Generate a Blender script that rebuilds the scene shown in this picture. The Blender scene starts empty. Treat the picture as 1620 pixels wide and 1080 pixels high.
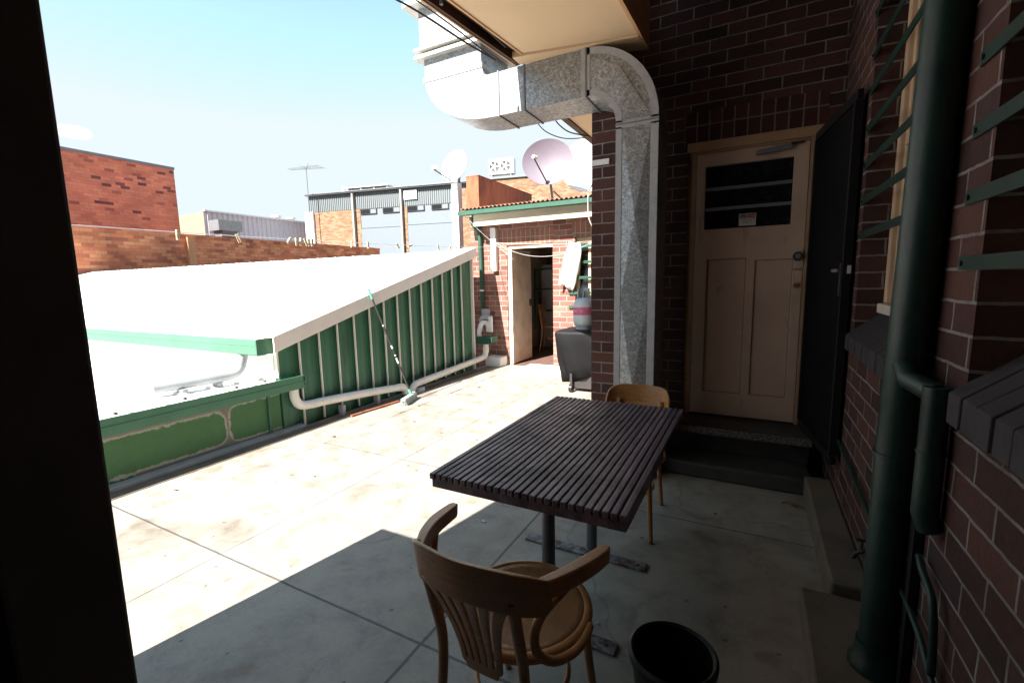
import bpy, bmesh, math, random
from mathutils import Vector, Matrix
random.seed(7)
C = bpy.context.scene.collection
PI = math.pi
def V(*a): return Vector(a)

# ------------------------------------------------------------ materials
def new_mat(name):
    m = bpy.data.materials.new(name); m.use_nodes = True
    nt = m.node_tree; b = nt.nodes['Principled BSDF']
    return m, nt, b
def N(nt, typ, **kw):
    n = nt.nodes.new(typ)
    for k, v in kw.items():
        if k in n.inputs.keys(): n.inputs[k].default_value = v
        else: setattr(n, k, v)
    return n
def ramp(nt, stops, fac=None, interp='LINEAR'):
    r = nt.nodes.new('ShaderNodeValToRGB'); e = r.color_ramp.elements; r.color_ramp.interpolation = interp
    while len(e) < len(stops): e.new(0.5)
    for i, (p, c) in enumerate(stops):
        e[i].position = p; e[i].color = (c[0], c[1], c[2], 1) if len(c) == 3 else c
    if fac is not None: nt.links.new(fac, r.inputs[0])
    return r
def mixc(nt, fac, a, b, mode='MIX'):
    m = nt.nodes.new('ShaderNodeMix'); m.data_type = 'RGBA'; m.blend_type = mode
    def put(sock, v):
        if hasattr(v, 'links') or hasattr(v, 'is_linked'): nt.links.new(v, sock)
        elif isinstance(v, (int, float)): sock.default_value = v
        else: sock.default_value = (v[0], v[1], v[2], 1)
    put(m.inputs[0], fac); put(m.inputs[6], a); put(m.inputs[7], b)
    return m.outputs[2]
def math_(nt, op, a, b=None, c=None):
    m = nt.nodes.new('ShaderNodeMath'); m.operation = op
    for i, v in enumerate((a, b, c)):
        if v is None: continue
        if isinstance(v, (int, float)): m.inputs[i].default_value = v
        else: nt.links.new(v, m.inputs[i])
    return m.outputs[0]
def coords(nt, kind='Object', scale=(1, 1, 1)):
    tc = nt.nodes.new('ShaderNodeTexCoord'); mp = nt.nodes.new('ShaderNodeMapping')
    mp.inputs['Scale'].default_value = scale
    nt.links.new(tc.outputs[kind], mp.inputs[0]); return mp.outputs[0]
def noise(nt, vec, scale, detail=4, rough=0.6, dist=0.0):
    n = nt.nodes.new('ShaderNodeTexNoise'); n.inputs['Scale'].default_value = scale
    n.inputs['Detail'].default_value = detail; n.inputs['Roughness'].default_value = rough
    n.inputs['Distortion'].default_value = dist
    nt.links.new(vec, n.inputs['Vector']); return n.outputs['Fac']
def bump(nt, b, h, strength=0.3, dist=0.01):
    n = nt.nodes.new('ShaderNodeBump'); n.inputs['Strength'].default_value = strength; n.inputs['Distance'].default_value = dist
    nt.links.new(h, n.inputs['Height']); nt.links.new(n.outputs[0], b.inputs['Normal'])

def plain(name, col, rough=0.5, metal=0.0, var=0.12, scale=6.0, bmp=0.0, spec=0.5, dirt=None, stretch=(1, 1, 1), spots=None):
    m, nt, b = new_mat(name)
    v = coords(nt, 'Object', stretch)
    f = noise(nt, v, scale, 5, 0.65)
    d = tuple(max(0, c * (1 - var * 2)) for c in col) if dirt is None else dirt
    u = tuple(min(1, c * (1 + var)) for c in col)
    r = ramp(nt, [(0.25, d), (0.5, col), (0.8, u)], f)
    out = r.outputs[0]
    for (sc_, th, cs, am, st) in (spots or ()):
        vv = coords(nt, 'Object', st)
        k = ramp(nt, [(th, (0, 0, 0)), (th + 0.035, (1, 1, 1))], noise(nt, vv, sc_, 5, 0.7, 0.4)).outputs[0]
        out = mixc(nt, math_(nt, 'MULTIPLY', k, am), out, cs)
    nt.links.new(out, b.inputs['Base Color'])
    b.inputs['Roughness'].default_value = rough; b.inputs['Metallic'].default_value = metal
    b.inputs['Specular IOR Level'].default_value = spec
    if bmp: bump(nt, b, noise(nt, v, scale * 8, 4), bmp, 0.004)
    return m

def brick(name, tones, mortar, w=0.24, h=0.086, ms=0.0055, off=0.5, rot=False, bmp=0.5, grime=0.35, chip=0.25):
    """tones: list of (pos,col) picked per brick"""
    m, nt, b = new_mat(name)
    tc = nt.nodes.new('ShaderNodeTexCoord'); mp = nt.nodes.new('ShaderNodeMapping')
    if rot: mp.inputs['Rotation'].default_value = (0, 0, PI / 2)
    nt.links.new(tc.outputs['UV'], mp.inputs[0])
    wob = nt.nodes.new('ShaderNodeTexNoise'); wob.inputs['Scale'].default_value = 16; wob.inputs['Detail'].default_value = 3
    nt.links.new(mp.outputs[0], wob.inputs['Vector'])
    va = nt.nodes.new('ShaderNodeVectorMath'); va.operation = 'MULTIPLY_ADD'
    nt.links.new(wob.outputs['Color'], va.inputs[0]); va.inputs[1].default_value = (0.010, 0.010, 0); nt.links.new(mp.outputs[0], va.inputs[2])
    t = nt.nodes.new('ShaderNodeTexBrick'); t.offset = off
    nt.links.new(va.outputs[0], t.inputs['Vector'])
    for k, x in (('Scale', 1.0), ('Mortar Size', ms), ('Mortar Smooth', 0.15), ('Brick Width', w), ('Row Height', h), ('Bias', 0.0)): t.inputs[k].default_value = x
    t.inputs['Color1'].default_value = (0, 0, 0, 1); t.inputs['Color2'].default_value = (1, 1, 1, 1); t.inputs['Mortar'].default_value = (0.5, 0.5, 0.5, 1)
    r = ramp(nt, tones, t.outputs['Color'])
    n1 = noise(nt, mp.outputs[0], 38, 5, 0.7)
    n1r = ramp(nt, [(0.2, (0.7, 0.7, 0.7)), (0.75, (1.15, 1.12, 1.1))], n1)
    bc = mixc(nt, 1.0, r.outputs[0], n1r.outputs[0], 'MULTIPLY')
    n2 = noise(nt, mp.outputs[0], 1.1, 4, 0.6)
    n2r = ramp(nt, [(0.3, (1 - grime,) * 3), (0.65, (1.05, 1.05, 1.05))], n2)
    mc = mixc(nt, noise(nt, mp.outputs[0], 14, 4), mortar, tuple(x * 0.6 for x in mortar))
    # mortar partly smeared, missing or dirty
    gap = ramp(nt, [(0.36, (1 - chip,) * 3), (0.56, (1, 1, 1))], noise(nt, mp.outputs[0], 6.5, 5, 0.7)).outputs[0]
    c = mixc(nt, math_(nt, 'MULTIPLY', t.outputs['Fac'], gap), bc, mc)
    smear = ramp(nt, [(0.66, (0, 0, 0)), (0.74, (1, 1, 1))], noise(nt, mp.outputs[0], 11, 6, 0.75, 0.8)).outputs[0]
    c = mixc(nt, math_(nt, 'MULTIPLY', smear, 0.3), c, mc)
    c2 = mixc(nt, 1.0, c, n2r.outputs[0], 'MULTIPLY')
    nt.links.new(c2, b.inputs['Base Color']); b.inputs['Roughness'].default_value = 0.85
    b.inputs['Specular IOR Level'].default_value = 0.3
    hgt = math_(nt, 'ADD', math_(nt, 'MULTIPLY', t.outputs['Fac'], -1.0), math_(nt, 'MULTIPLY', n1, 0.35))
    bump(nt, b, hgt, bmp, 0.008)
    return m

M = {}
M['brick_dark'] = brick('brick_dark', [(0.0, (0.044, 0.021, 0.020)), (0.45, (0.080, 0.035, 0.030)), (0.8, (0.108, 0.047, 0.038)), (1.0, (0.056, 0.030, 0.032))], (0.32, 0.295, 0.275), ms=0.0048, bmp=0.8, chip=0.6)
M['brick_soldier'] = brick('brick_soldier', [(0.0, (0.045, 0.014, 0.012)), (1.0, (0.10, 0.035, 0.027))], (0.22, 0.20, 0.18), w=0.235, h=0.086, off=0.0, rot=True)
M['brick_out'] = brick('brick_out', [(0.0, (0.19, 0.078, 0.062)), (0.5, (0.29, 0.13, 0.105)), (1.0, (0.37, 0.19, 0.15))], (0.5, 0.46, 0.40))
M['brick_out_soldier'] = brick('brick_out_soldier', [(0.0, (0.27, 0.13, 0.09)), (1.0, (0.34, 0.16, 0.115))], (0.5, 0.46, 0.42), off=0.0, rot=True)
M['brick_orange'] = brick('brick_orange', [(0.0, (0.16, 0.06, 0.065)), (0.04, (0.30, 0.09, 0.08)), (0.12, (0.66, 0.19, 0.13)), (0.6, (0.80, 0.29, 0.18)), (1.0, (0.72, 0.22, 0.14))], (0.50, 0.22, 0.14), w=0.30, h=0.115, bmp=0.2, ms=0.004, grime=0.25)
M['brick_fence'] = brick('brick_fence', [(0.0, (0.42, 0.14, 0.09)), (0.5, (0.68, 0.24, 0.12)), (1.0, (0.80, 0.36, 0.19))], (0.42, 0.19, 0.13), w=0.30, h=0.11, bmp=0.2, ms=0.004, grime=0.4)
M['brick_pale'] = brick('brick_pale', [(0.0, (0.19, 0.095, 0.05)), (0.5, (0.26, 0.15, 0.085)), (1.0, (0.33, 0.22, 0.14))], (0.30, 0.24, 0.18), bmp=0.2, grime=0.15)
M['brick_sill'] = plain('brick_sill', (0.035, 0.03, 0.034), 0.7, var=0.2, scale=14, bmp=0.3)

def concrete(name, base, stain, joints=True):
    m, nt, b = new_mat(name)
    v = coords(nt, 'Object')
    big = noise(nt, v, 0.9, 6, 0.62, 0.6); mid = noise(nt, v, 4.5, 7, 0.7, 0.3); fine = noise(nt, v, 90, 4, 0.7)
    c1 = ramp(nt, [(0.30, stain), (0.47, base), (0.75, tuple(min(1, x * 1.18) for x in base))], big).outputs[0]
    c2 = ramp(nt, [(0.30, (0.62, 0.59, 0.56)), (0.46, (0.93, 0.92, 0.90)), (0.55, (1.06, 1.06, 1.05)), (0.8, (1.22, 1.21, 1.18))], mid).outputs[0]
    c3 = ramp(nt, [(0.2, (0.82, 0.82, 0.82)), (0.8, (1.1, 1.1, 1.1))], fine).outputs[0]
    c = mixc(nt, 1.0, mixc(nt, 1.0, c1, c2, 'MULTIPLY'), c3, 'MULTIPLY')
    dk = ramp(nt, [(0.60, (0, 0, 0)), (0.70, (1, 1, 1))], noise(nt, v, 1.7, 8, 0.72, 0.9)).outputs[0]
    c = mixc(nt, math_(nt, 'MULTIPLY', dk, 0.5), c, tuple(x * 0.42 for x in base))
    gum = ramp(nt, [(0.73, (0, 0, 0)), (0.75, (1, 1, 1))], noise(nt, v, 17, 2, 0.4)).outputs[0]
    c = mixc(nt, math_(nt, 'MULTIPLY', gum, 0.6), c, (0.06, 0.055, 0.05))
    # rusty rings and spots
    sp = noise(nt, v, 2.3, 3, 0.5, 1.2)
    rs = ramp(nt, [(0.64, (0, 0, 0)), (0.70, (1, 1, 1))], sp).outputs[0]
    c = mixc(nt, math_(nt, 'MULTIPLY', rs, 0.45), c, (0.20, 0.115, 0.075))
    h = mid
    if joints:
        sx = nt.nodes.new('ShaderNodeSeparateXYZ'); nt.links.new(v, sx.inputs[0])
        x, y = sx.outputs[0], sx.outputs[1]
        wob = math_(nt, 'MULTIPLY', math_(nt, 'SUBTRACT', mid, 0.5), 0.012)
        def line(co, p, w): # 1 inside
            return math_(nt, 'LESS_THAN', math_(nt, 'ABSOLUTE', math_(nt, 'ADD', math_(nt, 'SUBTRACT', co, p), wob)), w)
        tot = None
        for co, p, w in ((x, -1.13, 0.007), (x, -2.52, 0.004), (y, 1.285, 0.006), (y, 2.75, 0.004), (y, 4.2, 0.004), (y, 5.65, 0.004), (y, -0.2, 0.006)):
            l = line(co, p, w); tot = l if tot is None else math_(nt, 'MAXIMUM', tot, l)
        c = mixc(nt, math_(nt, 'MULTIPLY', tot, 0.75), c, (0.035, 0.035, 0.04))
        # cracks
        vo = nt.nodes.new('ShaderNodeTexVoronoi'); vo.feature = 'DISTANCE_TO_EDGE'; vo.inputs['Scale'].default_value = 0.55
        dv = nt.nodes.new('ShaderNodeVectorMath'); dv.operation = 'MULTIPLY_ADD'
        nn = nt.nodes.new('ShaderNodeTexNoise'); nn.inputs['Scale'].default_value = 3; nt.links.new(v, nn.inputs['Vector'])
        nt.links.new(nn.outputs['Color'], dv.inputs[0]); dv.inputs[1].default_value = (0.5, 0.5, 0); nt.links.new(v, dv.inputs[2])
        nt.links.new(dv.outputs[0], vo.inputs['Vector'])
        cr = ramp(nt, [(0.0, (1, 1, 1)), (0.006, (0, 0, 0))], vo.outputs['Distance']).outputs[0]
        c = mixc(nt, math_(nt, 'MULTIPLY', cr, 0.35), c, (0.06, 0.055, 0.05))
        h = math_(nt, 'SUBTRACT', mid, math_(nt, 'MULTIPLY', tot, 1.5))
    nt.links.new(c, b.inputs['Base Color'])
    nt.links.new(ramp(nt, [(0.3, (0.5,) * 3), (0.7, (0.8,) * 3)], mid).outputs[0], b.inputs['Roughness'])
    bump(nt, b, h, 0.35, 0.006)
    return m
M['concrete'] = concrete('terrace_concrete', (0.33, 0.30, 0.258), (0.225, 0.195, 0.16))
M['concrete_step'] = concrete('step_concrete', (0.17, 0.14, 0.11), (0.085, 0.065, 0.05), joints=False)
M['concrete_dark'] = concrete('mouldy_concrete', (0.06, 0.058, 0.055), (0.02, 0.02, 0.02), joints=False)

def galv(name, stren=1.0, sc=135):
    m, nt, b = new_mat(name)
    v = coords(nt, 'Object')
    vo = nt.nodes.new('ShaderNodeTexVoronoi'); vo.inputs['Scale'].default_value = sc; nt.links.new(v, vo.inputs['Vector'])
    sp = nt.nodes.new('ShaderNodeSeparateColor'); nt.links.new(vo.outputs['Color'], sp.inputs[0])
    vo2 = nt.nodes.new('ShaderNodeTexVoronoi'); vo2.inputs['Scale'].default_value = sc * 0.38; nt.links.new(v, vo2.inputs['Vector'])
    sp2 = nt.nodes.new('ShaderNodeSeparateColor'); nt.links.new(vo2.outputs['Color'], sp2.inputs[0])
    f = math_(nt, 'ADD', math_(nt, 'ADD', math_(nt, 'MULTIPLY', sp.outputs[0], 0.5), math_(nt, 'MULTIPLY', sp2.outputs[1], 0.28)), math_(nt, 'MULTIPLY', noise(nt, v, 6, 5, 0.7), 0.3))
    c = ramp(nt, [(0.1, (0.15, 0.155, 0.16)), (0.5, (0.27, 0.285, 0.30)), (0.95, (0.52, 0.55, 0.58))], f).outputs[0]
    nt.links.new(c, b.inputs['Base Color']); b.inputs['Metallic'].default_value = 0.55
    nt.links.new(ramp(nt, [(0.1, (0.5,) * 3), (0.9, (0.3,) * 3)], f).outputs[0], b.inputs['Roughness'])
    bump(nt, b, f, 0.12, 0.002)
    return m
M['galv'] = galv('galvanised_spangle')
M['tape'] = plain('duct_tape', (0.42, 0.42, 0.44), 0.55, 0.15, var=0.12, scale=20, bmp=0.15)
M['flange'] = plain('angle_flange', (0.5, 0.5, 0.47), 0.5, 0.2, var=0.1, scale=8)
M['soffit'] = plain('soffit_cream', (0.84, 0.60, 0.38), 0.6, var=0.05, scale=1.5)
M['fascia_brown'] = plain('fascia_brown', (0.10, 0.05, 0.03), 0.6, var=0.3, scale=5, bmp=0.1)
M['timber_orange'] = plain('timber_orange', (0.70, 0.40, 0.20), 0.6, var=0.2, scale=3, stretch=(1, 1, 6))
M['door_cream'] = plain('door_cream', (0.60, 0.425, 0.325), 0.5, var=0.10, scale=2.2, bmp=0.08, spots=[(5, 0.64, (0.20, 0.13, 0.09), 0.35, (1, 1, 0.5)), (22, 0.72, (0.05, 0.03, 0.02), 0.8, (1, 1, 1)), (2.0, 0.58, (0.36, 0.25, 0.19), 0.5, (1, 1, 0.35))])
M['door_groove'] = plain('door_groove', (0.30, 0.21, 0.14), 0.7)
M['frame_cream'] = plain('frame_cream', (0.58, 0.42, 0.28), 0.5, var=0.12, scale=5)
M['sill_cream'] = plain('sill_cream', (0.62, 0.55, 0.47), 0.55, var=0.1, scale=9)
M['glass_dark'] = plain('glass_dark', (0.012, 0.014, 0.016), 0.12, var=0.3, scale=30)
M['black_mesh'] = plain('black_mesh', (0.006, 0.006, 0.007), 0.8, var=0.3, scale=3, spec=0.1)
M['black_frame'] = plain('black_frame', (0.012, 0.011, 0.012), 0.6, var=0.2, spec=0.25)
M['black_paint'] = plain('black_paint', (0.03, 0.028, 0.028), 0.8, var=0.15, scale=2)
M['green_pipe'] = plain('green_pipe', (0.009, 0.034, 0.026), 0.42, var=0.3, scale=7, bmp=0.3, spots=[(9, 0.70, (0.16, 0.17, 0.16), 0.8, (1, 1, 0.5)), (14, 0.68, (0.05, 0.03, 0.02), 0.7, (1, 1, 0.4)), (3.5, 0.60, (0.02, 0.05, 0.045), 0.6, (1, 1, 0.15))])
M['green_bar'] = plain('green_bar', (0.007, 0.028, 0.021), 0.45, var=0.2, scale=12)
M['green_gutter'] = plain('green_gutter', (0.07, 0.20, 0.12), 0.45, var=0.12, scale=3, spots=[(18, 0.68, (0.12, 0.16, 0.12), 0.6, (1, 0.3, 1))])
M['green_out'] = plain('green_out', (0.022, 0.085, 0.055), 0.5, var=0.15, scale=6)
M['green_sheet'] = plain('green_sheet', (0.04, 0.15, 0.085), 0.42, var=0.14, scale=2.5, stretch=(1, 1, 0.4), spots=[(30, 0.72, (0.16, 0.2, 0.17), 0.6, (1, 1, 1)), (4, 0.62, (0.03, 0.07, 0.045), 0.5, (1, 1, 0.25))])
M['white_roof'] = plain('white_roof', (0.80, 0.79, 0.77), 0.5, var=0.04, scale=1.2, spots=[(3, 0.70, (0.30, 0.26, 0.22), 0.5, (1, 0.25, 1))])
M['white_paint'] = plain('white_paint', (0.78, 0.78, 0.78), 0.5, var=0.05, scale=3)
M['verge'] = plain('verge_flashing', (0.86, 0.79, 0.72), 0.5, var=0.06, scale=3, spots=[(7, 0.66, (0.5, 0.45, 0.4), 0.4, (1, 1, 1))])
M['pvc'] = plain('pvc', (0.86, 0.83, 0.77), 0.4, var=0.08, scale=6, bmp=0.03, spots=[(11, 0.62, (0.45, 0.40, 0.33), 0.5, (1, 0.4, 1))])
M['pvc_grey'] = plain('pvc_grey', (0.36, 0.38, 0.40), 0.5, var=0.15, scale=8)
M['steel_post'] = plain('steel_post', (0.16, 0.165, 0.175), 0.35, 0.7, var=0.2, scale=8)
M['bucket'] = plain('bucket_plastic', (0.012, 0.012, 0.014), 0.42, var=0.2, scale=8, spots=[(12, 0.62, (0.05, 0.05, 0.05), 0.5, (1, 1, 0.3))])
M['cable'] = plain('cable', (0.02, 0.02, 0.025), 0.6)
M['wire'] = plain('wire', (0.6, 0.6, 0.6), 0.5)
M['peg'] = plain('peg_wood', (0.62, 0.52, 0.34), 0.7, var=0.25, scale=30)
M['dish_white'] = plain('dish_white', (0.62, 0.62, 0.63), 0.5, var=0.03)
M['dish_lav'] = plain('dish_lavender', (0.17, 0.145, 0.18), 0.6, var=0.03)
M['grey_metal'] = plain('grey_metal', (0.20, 0.20, 0.22), 0.5, 0.3)
M['dark_metal'] = plain('dark_metal', (0.05, 0.045, 0.045), 0.5, 0.3)
M['grey_clad'] = plain('grey_clad', (0.15, 0.175, 0.185), 0.5, var=0.05)
M['grey_panel'] = plain('grey_panel', (0.155, 0.185, 0.215), 0.6, var=0.04)
M['lilac_clad'] = plain('lilac_clad', (0.62, 0.54, 0.56), 0.5, var=0.05)
M['cream_render'] = plain('cream_render', (0.26, 0.22, 0.16), 0.8, var=0.06)
M['rust'] = plain('rust', (0.28, 0.095, 0.045), 0.85, var=0.35, scale=4, bmp=0.2, stretch=(3, 3, 0.7))
M['rust_roof'] = plain('rust_roof', (0.22, 0.10, 0.065), 0.85, var=0.35, scale=6, bmp=0.2)
M['fascia_out'] = plain('fascia_out', (0.44, 0.38, 0.28), 0.7, var=0.15, scale=3, stretch=(0.5, 4, 4))
M['plank'] = plain('door_plank', (0.76, 0.60, 0.46), 0.6, var=0.12, scale=5)
M['room_wall'] = plain('room_wall', (0.36, 0.31, 0.23), 0.8, var=0.2, scale=2)
M['floor_red'] = plain('floor_red', (0.15, 0.085, 0.065), 0.7, var=0.2)
M['cover'] = plain('vinyl_cover', (0.006, 0.006, 0.007), 0.62, var=0.3, scale=4, bmp=0.25, spec=0.25)
M['gas'] = plain('gas_cylinder', (0.50, 0.56, 0.60), 0.45, var=0.10, scale=9)
M['gas_label'] = plain('gas_label', (0.55, 0.13, 0.24), 0.6, var=0.1)
M['label_white'] = plain('label_white', (0.62, 0.62, 0.62), 0.6)
M['label_black'] = plain('label_black', (0.01, 0.01, 0.012), 0.6)
M['label_red'] = plain('label_red', (0.42, 0.02, 0.02), 0.6)
M['towel'] = plain('towel_cloth', (0.74, 0.68, 0.58), 0.9, var=0.06, bmp=0.3, scale=12)
M['brass'] = plain('brass', (0.35, 0.28, 0.18), 0.4, 0.7)
M['ground'] = plain('ground_mix', (0.14, 0.13, 0.11), 0.9, var=0.3, scale=0.2)
M['asphalt'] = plain('asphalt', (0.05, 0.05, 0.05), 0.9, var=0.2)
M['leaf'] = plain('dry_leaf', (0.20, 0.13, 0.07), 0.8, var=0.3, scale=30)
M['paper'] = plain('paper', (0.6, 0.6, 0.6), 0.8)
M['broom_green'] = plain('broom_green', (0.10, 0.42, 0.28), 0.5)
M['broom_head'] = plain('broom_head', (0.42, 0.50, 0.48), 0.7, var=0.2, scale=20)
M['bottle_brown'] = plain('fan_blade', (0.3, 0.3, 0.3), 0.5)

def chair_wood(name, col):
    m, nt, b = new_mat(name)
    v = coords(nt, 'Object', (1, 1, 1))
    f = noise(nt, coords(nt, 'Object', (3, 3, 22)), 4, 6, 0.65, 0.5)
    g = noise(nt, coords(nt, 'Object', (40, 6, 6)), 5, 4, 0.6, 0.2)
    c = ramp(nt, [(0.25, tuple(x * 0.62 for x in col)), (0.5, col), (0.8, tuple(x * 1.25 for x in col))], f).outputs[0]
    c = mixc(nt, 1.0, c, ramp(nt, [(0.3, (0.8, 0.8, 0.8)), (0.7, (1.08, 1.08, 1.08))], g).outputs[0], 'MULTIPLY')
    nt.links.new(c, b.inputs['Base Color']); b.inputs['Roughness'].default_value = 0.38
    b.inputs['Coat Weight'].default_value = 0.25; b.inputs['Coat Roughness'].default_value = 0.25
    bump(nt, b, f, 0.08, 0.002)
    return m
M['chair_wood'] = chair_wood('bentwood_varnish', (0.40, 0.185, 0.062))
M['seat_wood'] = chair_wood('seat_veneer', (0.30, 0.15, 0.065))
def slat_wood():
    m, nt, b = new_mat('weathered_slats')
    tc = nt.nodes.new('ShaderNodeTexCoord')
    sx = nt.nodes.new('ShaderNodeSeparateXYZ'); nt.links.new(tc.outputs['Object'], sx.inputs[0])
    idx = math_(nt, 'FLOOR', math_(nt, 'DIVIDE', math_(nt, 'ADD', sx.outputs[0], 5.0), 0.0275))
    wn = nt.nodes.new('ShaderNodeTexWhiteNoise'); wn.noise_dimensions = '1D'; nt.links.new(idx, wn.inputs['W'])
    g = noise(nt, coords(nt, 'Object', (60, 2.5, 20)), 3, 6, 0.7, 0.3)
    s = noise(nt, coords(nt, 'Object'), 5.5, 5, 0.7, 0.6)
    c = ramp(nt, [(0.25, (0.05, 0.032, 0.04)), (0.55, (0.155, 0.11, 0.13)), (0.85, (0.34, 0.28, 0.33))], g).outputs[0]
    c = mixc(nt, 1.0, c, ramp(nt, [(0.0, (0.7, 0.68, 0.68)), (1, (1.25, 1.2, 1.2))], wn.outputs['Value']).outputs[0], 'MULTIPLY')
    c = mixc(nt, ramp(nt, [(0.5, (0, 0, 0)), (0.66, (0.75, 0.75, 0.75))], s).outputs[0], c, (0.035, 0.022, 0.024))
    nt.links.new(c, b.inputs['Base Color'])
    nt.links.new(ramp(nt, [(0.3, (0.28,) * 3), (0.7, (0.5,) * 3)], s).outputs[0], b.inputs['Roughness'])
    bump(nt, b, g, 0.35, 0.003)
    return m
M['slat'] = slat_wood()
def rusty_plate():
    m, nt, b = new_mat('rusty_foot_plate')
    v = coords(nt, 'Object'); f = noise(nt, v, 16, 6, 0.7, 0.4)
    c = ramp(nt, [(0.38, (0.09, 0.04, 0.028)), (0.47, (0.12, 0.085, 0.075)), (0.55, (0.22, 0.22, 0.23)), (0.8, (0.30, 0.31, 0.33))], f).outputs[0]
    nt.links.new(c, b.inputs['Base Color']); b.inputs['Roughness'].default_value = 0.7; b.inputs['Metallic'].default_value = 0.2
    bump(nt, b, f, 0.4, 0.003); return m
M['rusty_plate'] = rusty_plate()
def parapet_paint():
    """green rolled paint in two ragged rounded fields on bare grey render; UV = metres (y,z)"""
    m, nt, b = new_mat('patchy_green_paint')
    tc = nt.nodes.new('ShaderNodeTexCoord')
    n = nt.nodes.new('ShaderNodeTexNoise'); n.inputs['Scale'].default_value = 14; n.inputs['Detail'].default_value = 6; n.inputs['Roughness'].default_value = 0.7
    nt.links.new(tc.outputs['UV'], n.inputs['Vector'])
    sx = nt.nodes.new('ShaderNodeSeparateXYZ'); nt.links.new(tc.outputs['UV'], sx.inputs[0])
    u, w = sx.outputs[0], sx.outputs[1]
    def sdf(cx, cz, hx, hz, r):
        dx = math_(nt, 'MAXIMUM', math_(nt, 'SUBTRACT', math_(nt, 'ABSOLUTE', math_(nt, 'SUBTRACT', u, cx)), hx - r), 0.0)
        dz = math_(nt, 'MAXIMUM', math_(nt, 'SUBTRACT', math_(nt, 'ABSOLUTE', math_(nt, 'SUBTRACT', w, cz)), hz - r), 0.0)
        return math_(nt, 'SUBTRACT', math_(nt, 'SQRT', math_(nt, 'ADD', math_(nt, 'MULTIPLY', dx, dx), math_(nt, 'MULTIPLY', dz, dz))), r)
    d = math_(nt, 'MINIMUM', sdf(1.43, 0.215, 0.82, 0.143, 0.08), sdf(2.70, 0.222, 0.405, 0.16, 0.085))
    d = math_(nt, 'MINIMUM', d, sdf(1.2, 0.02, 0.35, 0.028, 0.02))
    d = math_(nt, 'ADD', d, math_(nt, 'MULTIPLY', math_(nt, 'SUBTRACT', n.outputs['Fac'], 0.5), 0.07))
    inside = ramp(nt, [(0.0, (1, 1, 1)), (0.004, (0, 0, 0))], math_(nt, 'ADD', d, 0.0)).outputs[0]
    edge = ramp(nt, [(0.0, (1, 1, 1)), (0.006, (1, 1, 1)), (0.012, (0, 0, 0))], math_(nt, 'ABSOLUTE', math_(nt, 'SUBTRACT', d, 0.007))).outputs[0]
    gn = noise(nt, tc.outputs['UV'], 60, 3, 0.6)
    grey = mixc(nt, n.outputs['Fac'], (0.17, 0.165, 0.14), (0.28, 0.27, 0.24))
    green = mixc(nt, n.outputs['Fac'], (0.055, 0.155, 0.055), (0.09, 0.23, 0.10))
    speck = ramp(nt, [(0.66, (0, 0, 0)), (0.72, (1, 1, 1))], gn).outputs[0]
    green = mixc(nt, math_(nt, 'MULTIPLY', speck, math_(nt, 'LESS_THAN', u, 1.75)), green, (0.12, 0.24, 0.13))
    c = mixc(nt, inside, grey, green)
    c = mixc(nt, math_(nt, 'MULTIPLY', edge, ramp(nt, [(0.35, (0.2,)*3), (0.5, (1,)*3)], n.outputs['Fac']).outputs[0]), c, (0.46, 0.45, 0.38))
    nt.links.new(c, b.inputs['Base Color']); b.inputs['Roughness'].default_value = 0.6
    bump(nt, b, math_(nt, 'ADD', inside, n.outputs['Fac']), 0.3, 0.004)
    return m
M['parapet'] = parapet_paint()
def speckle():
    m, nt, b = new_mat('speckled_threshold'); v = coords(nt, 'Object')
    f = noise(nt, v, 75, 3, 0.7)
    c = ramp(nt, [(0.42, (0.045, 0.04, 0.035)), (0.52, (0.12, 0.11, 0.10)), (0.66, (0.24, 0.22, 0.20))], f).outputs[0]
    nt.links.new(c, b.inputs['Base Color']); b.inputs['Roughness'].default_value = 0.8; return m
M['speckle'] = speckle()

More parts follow.
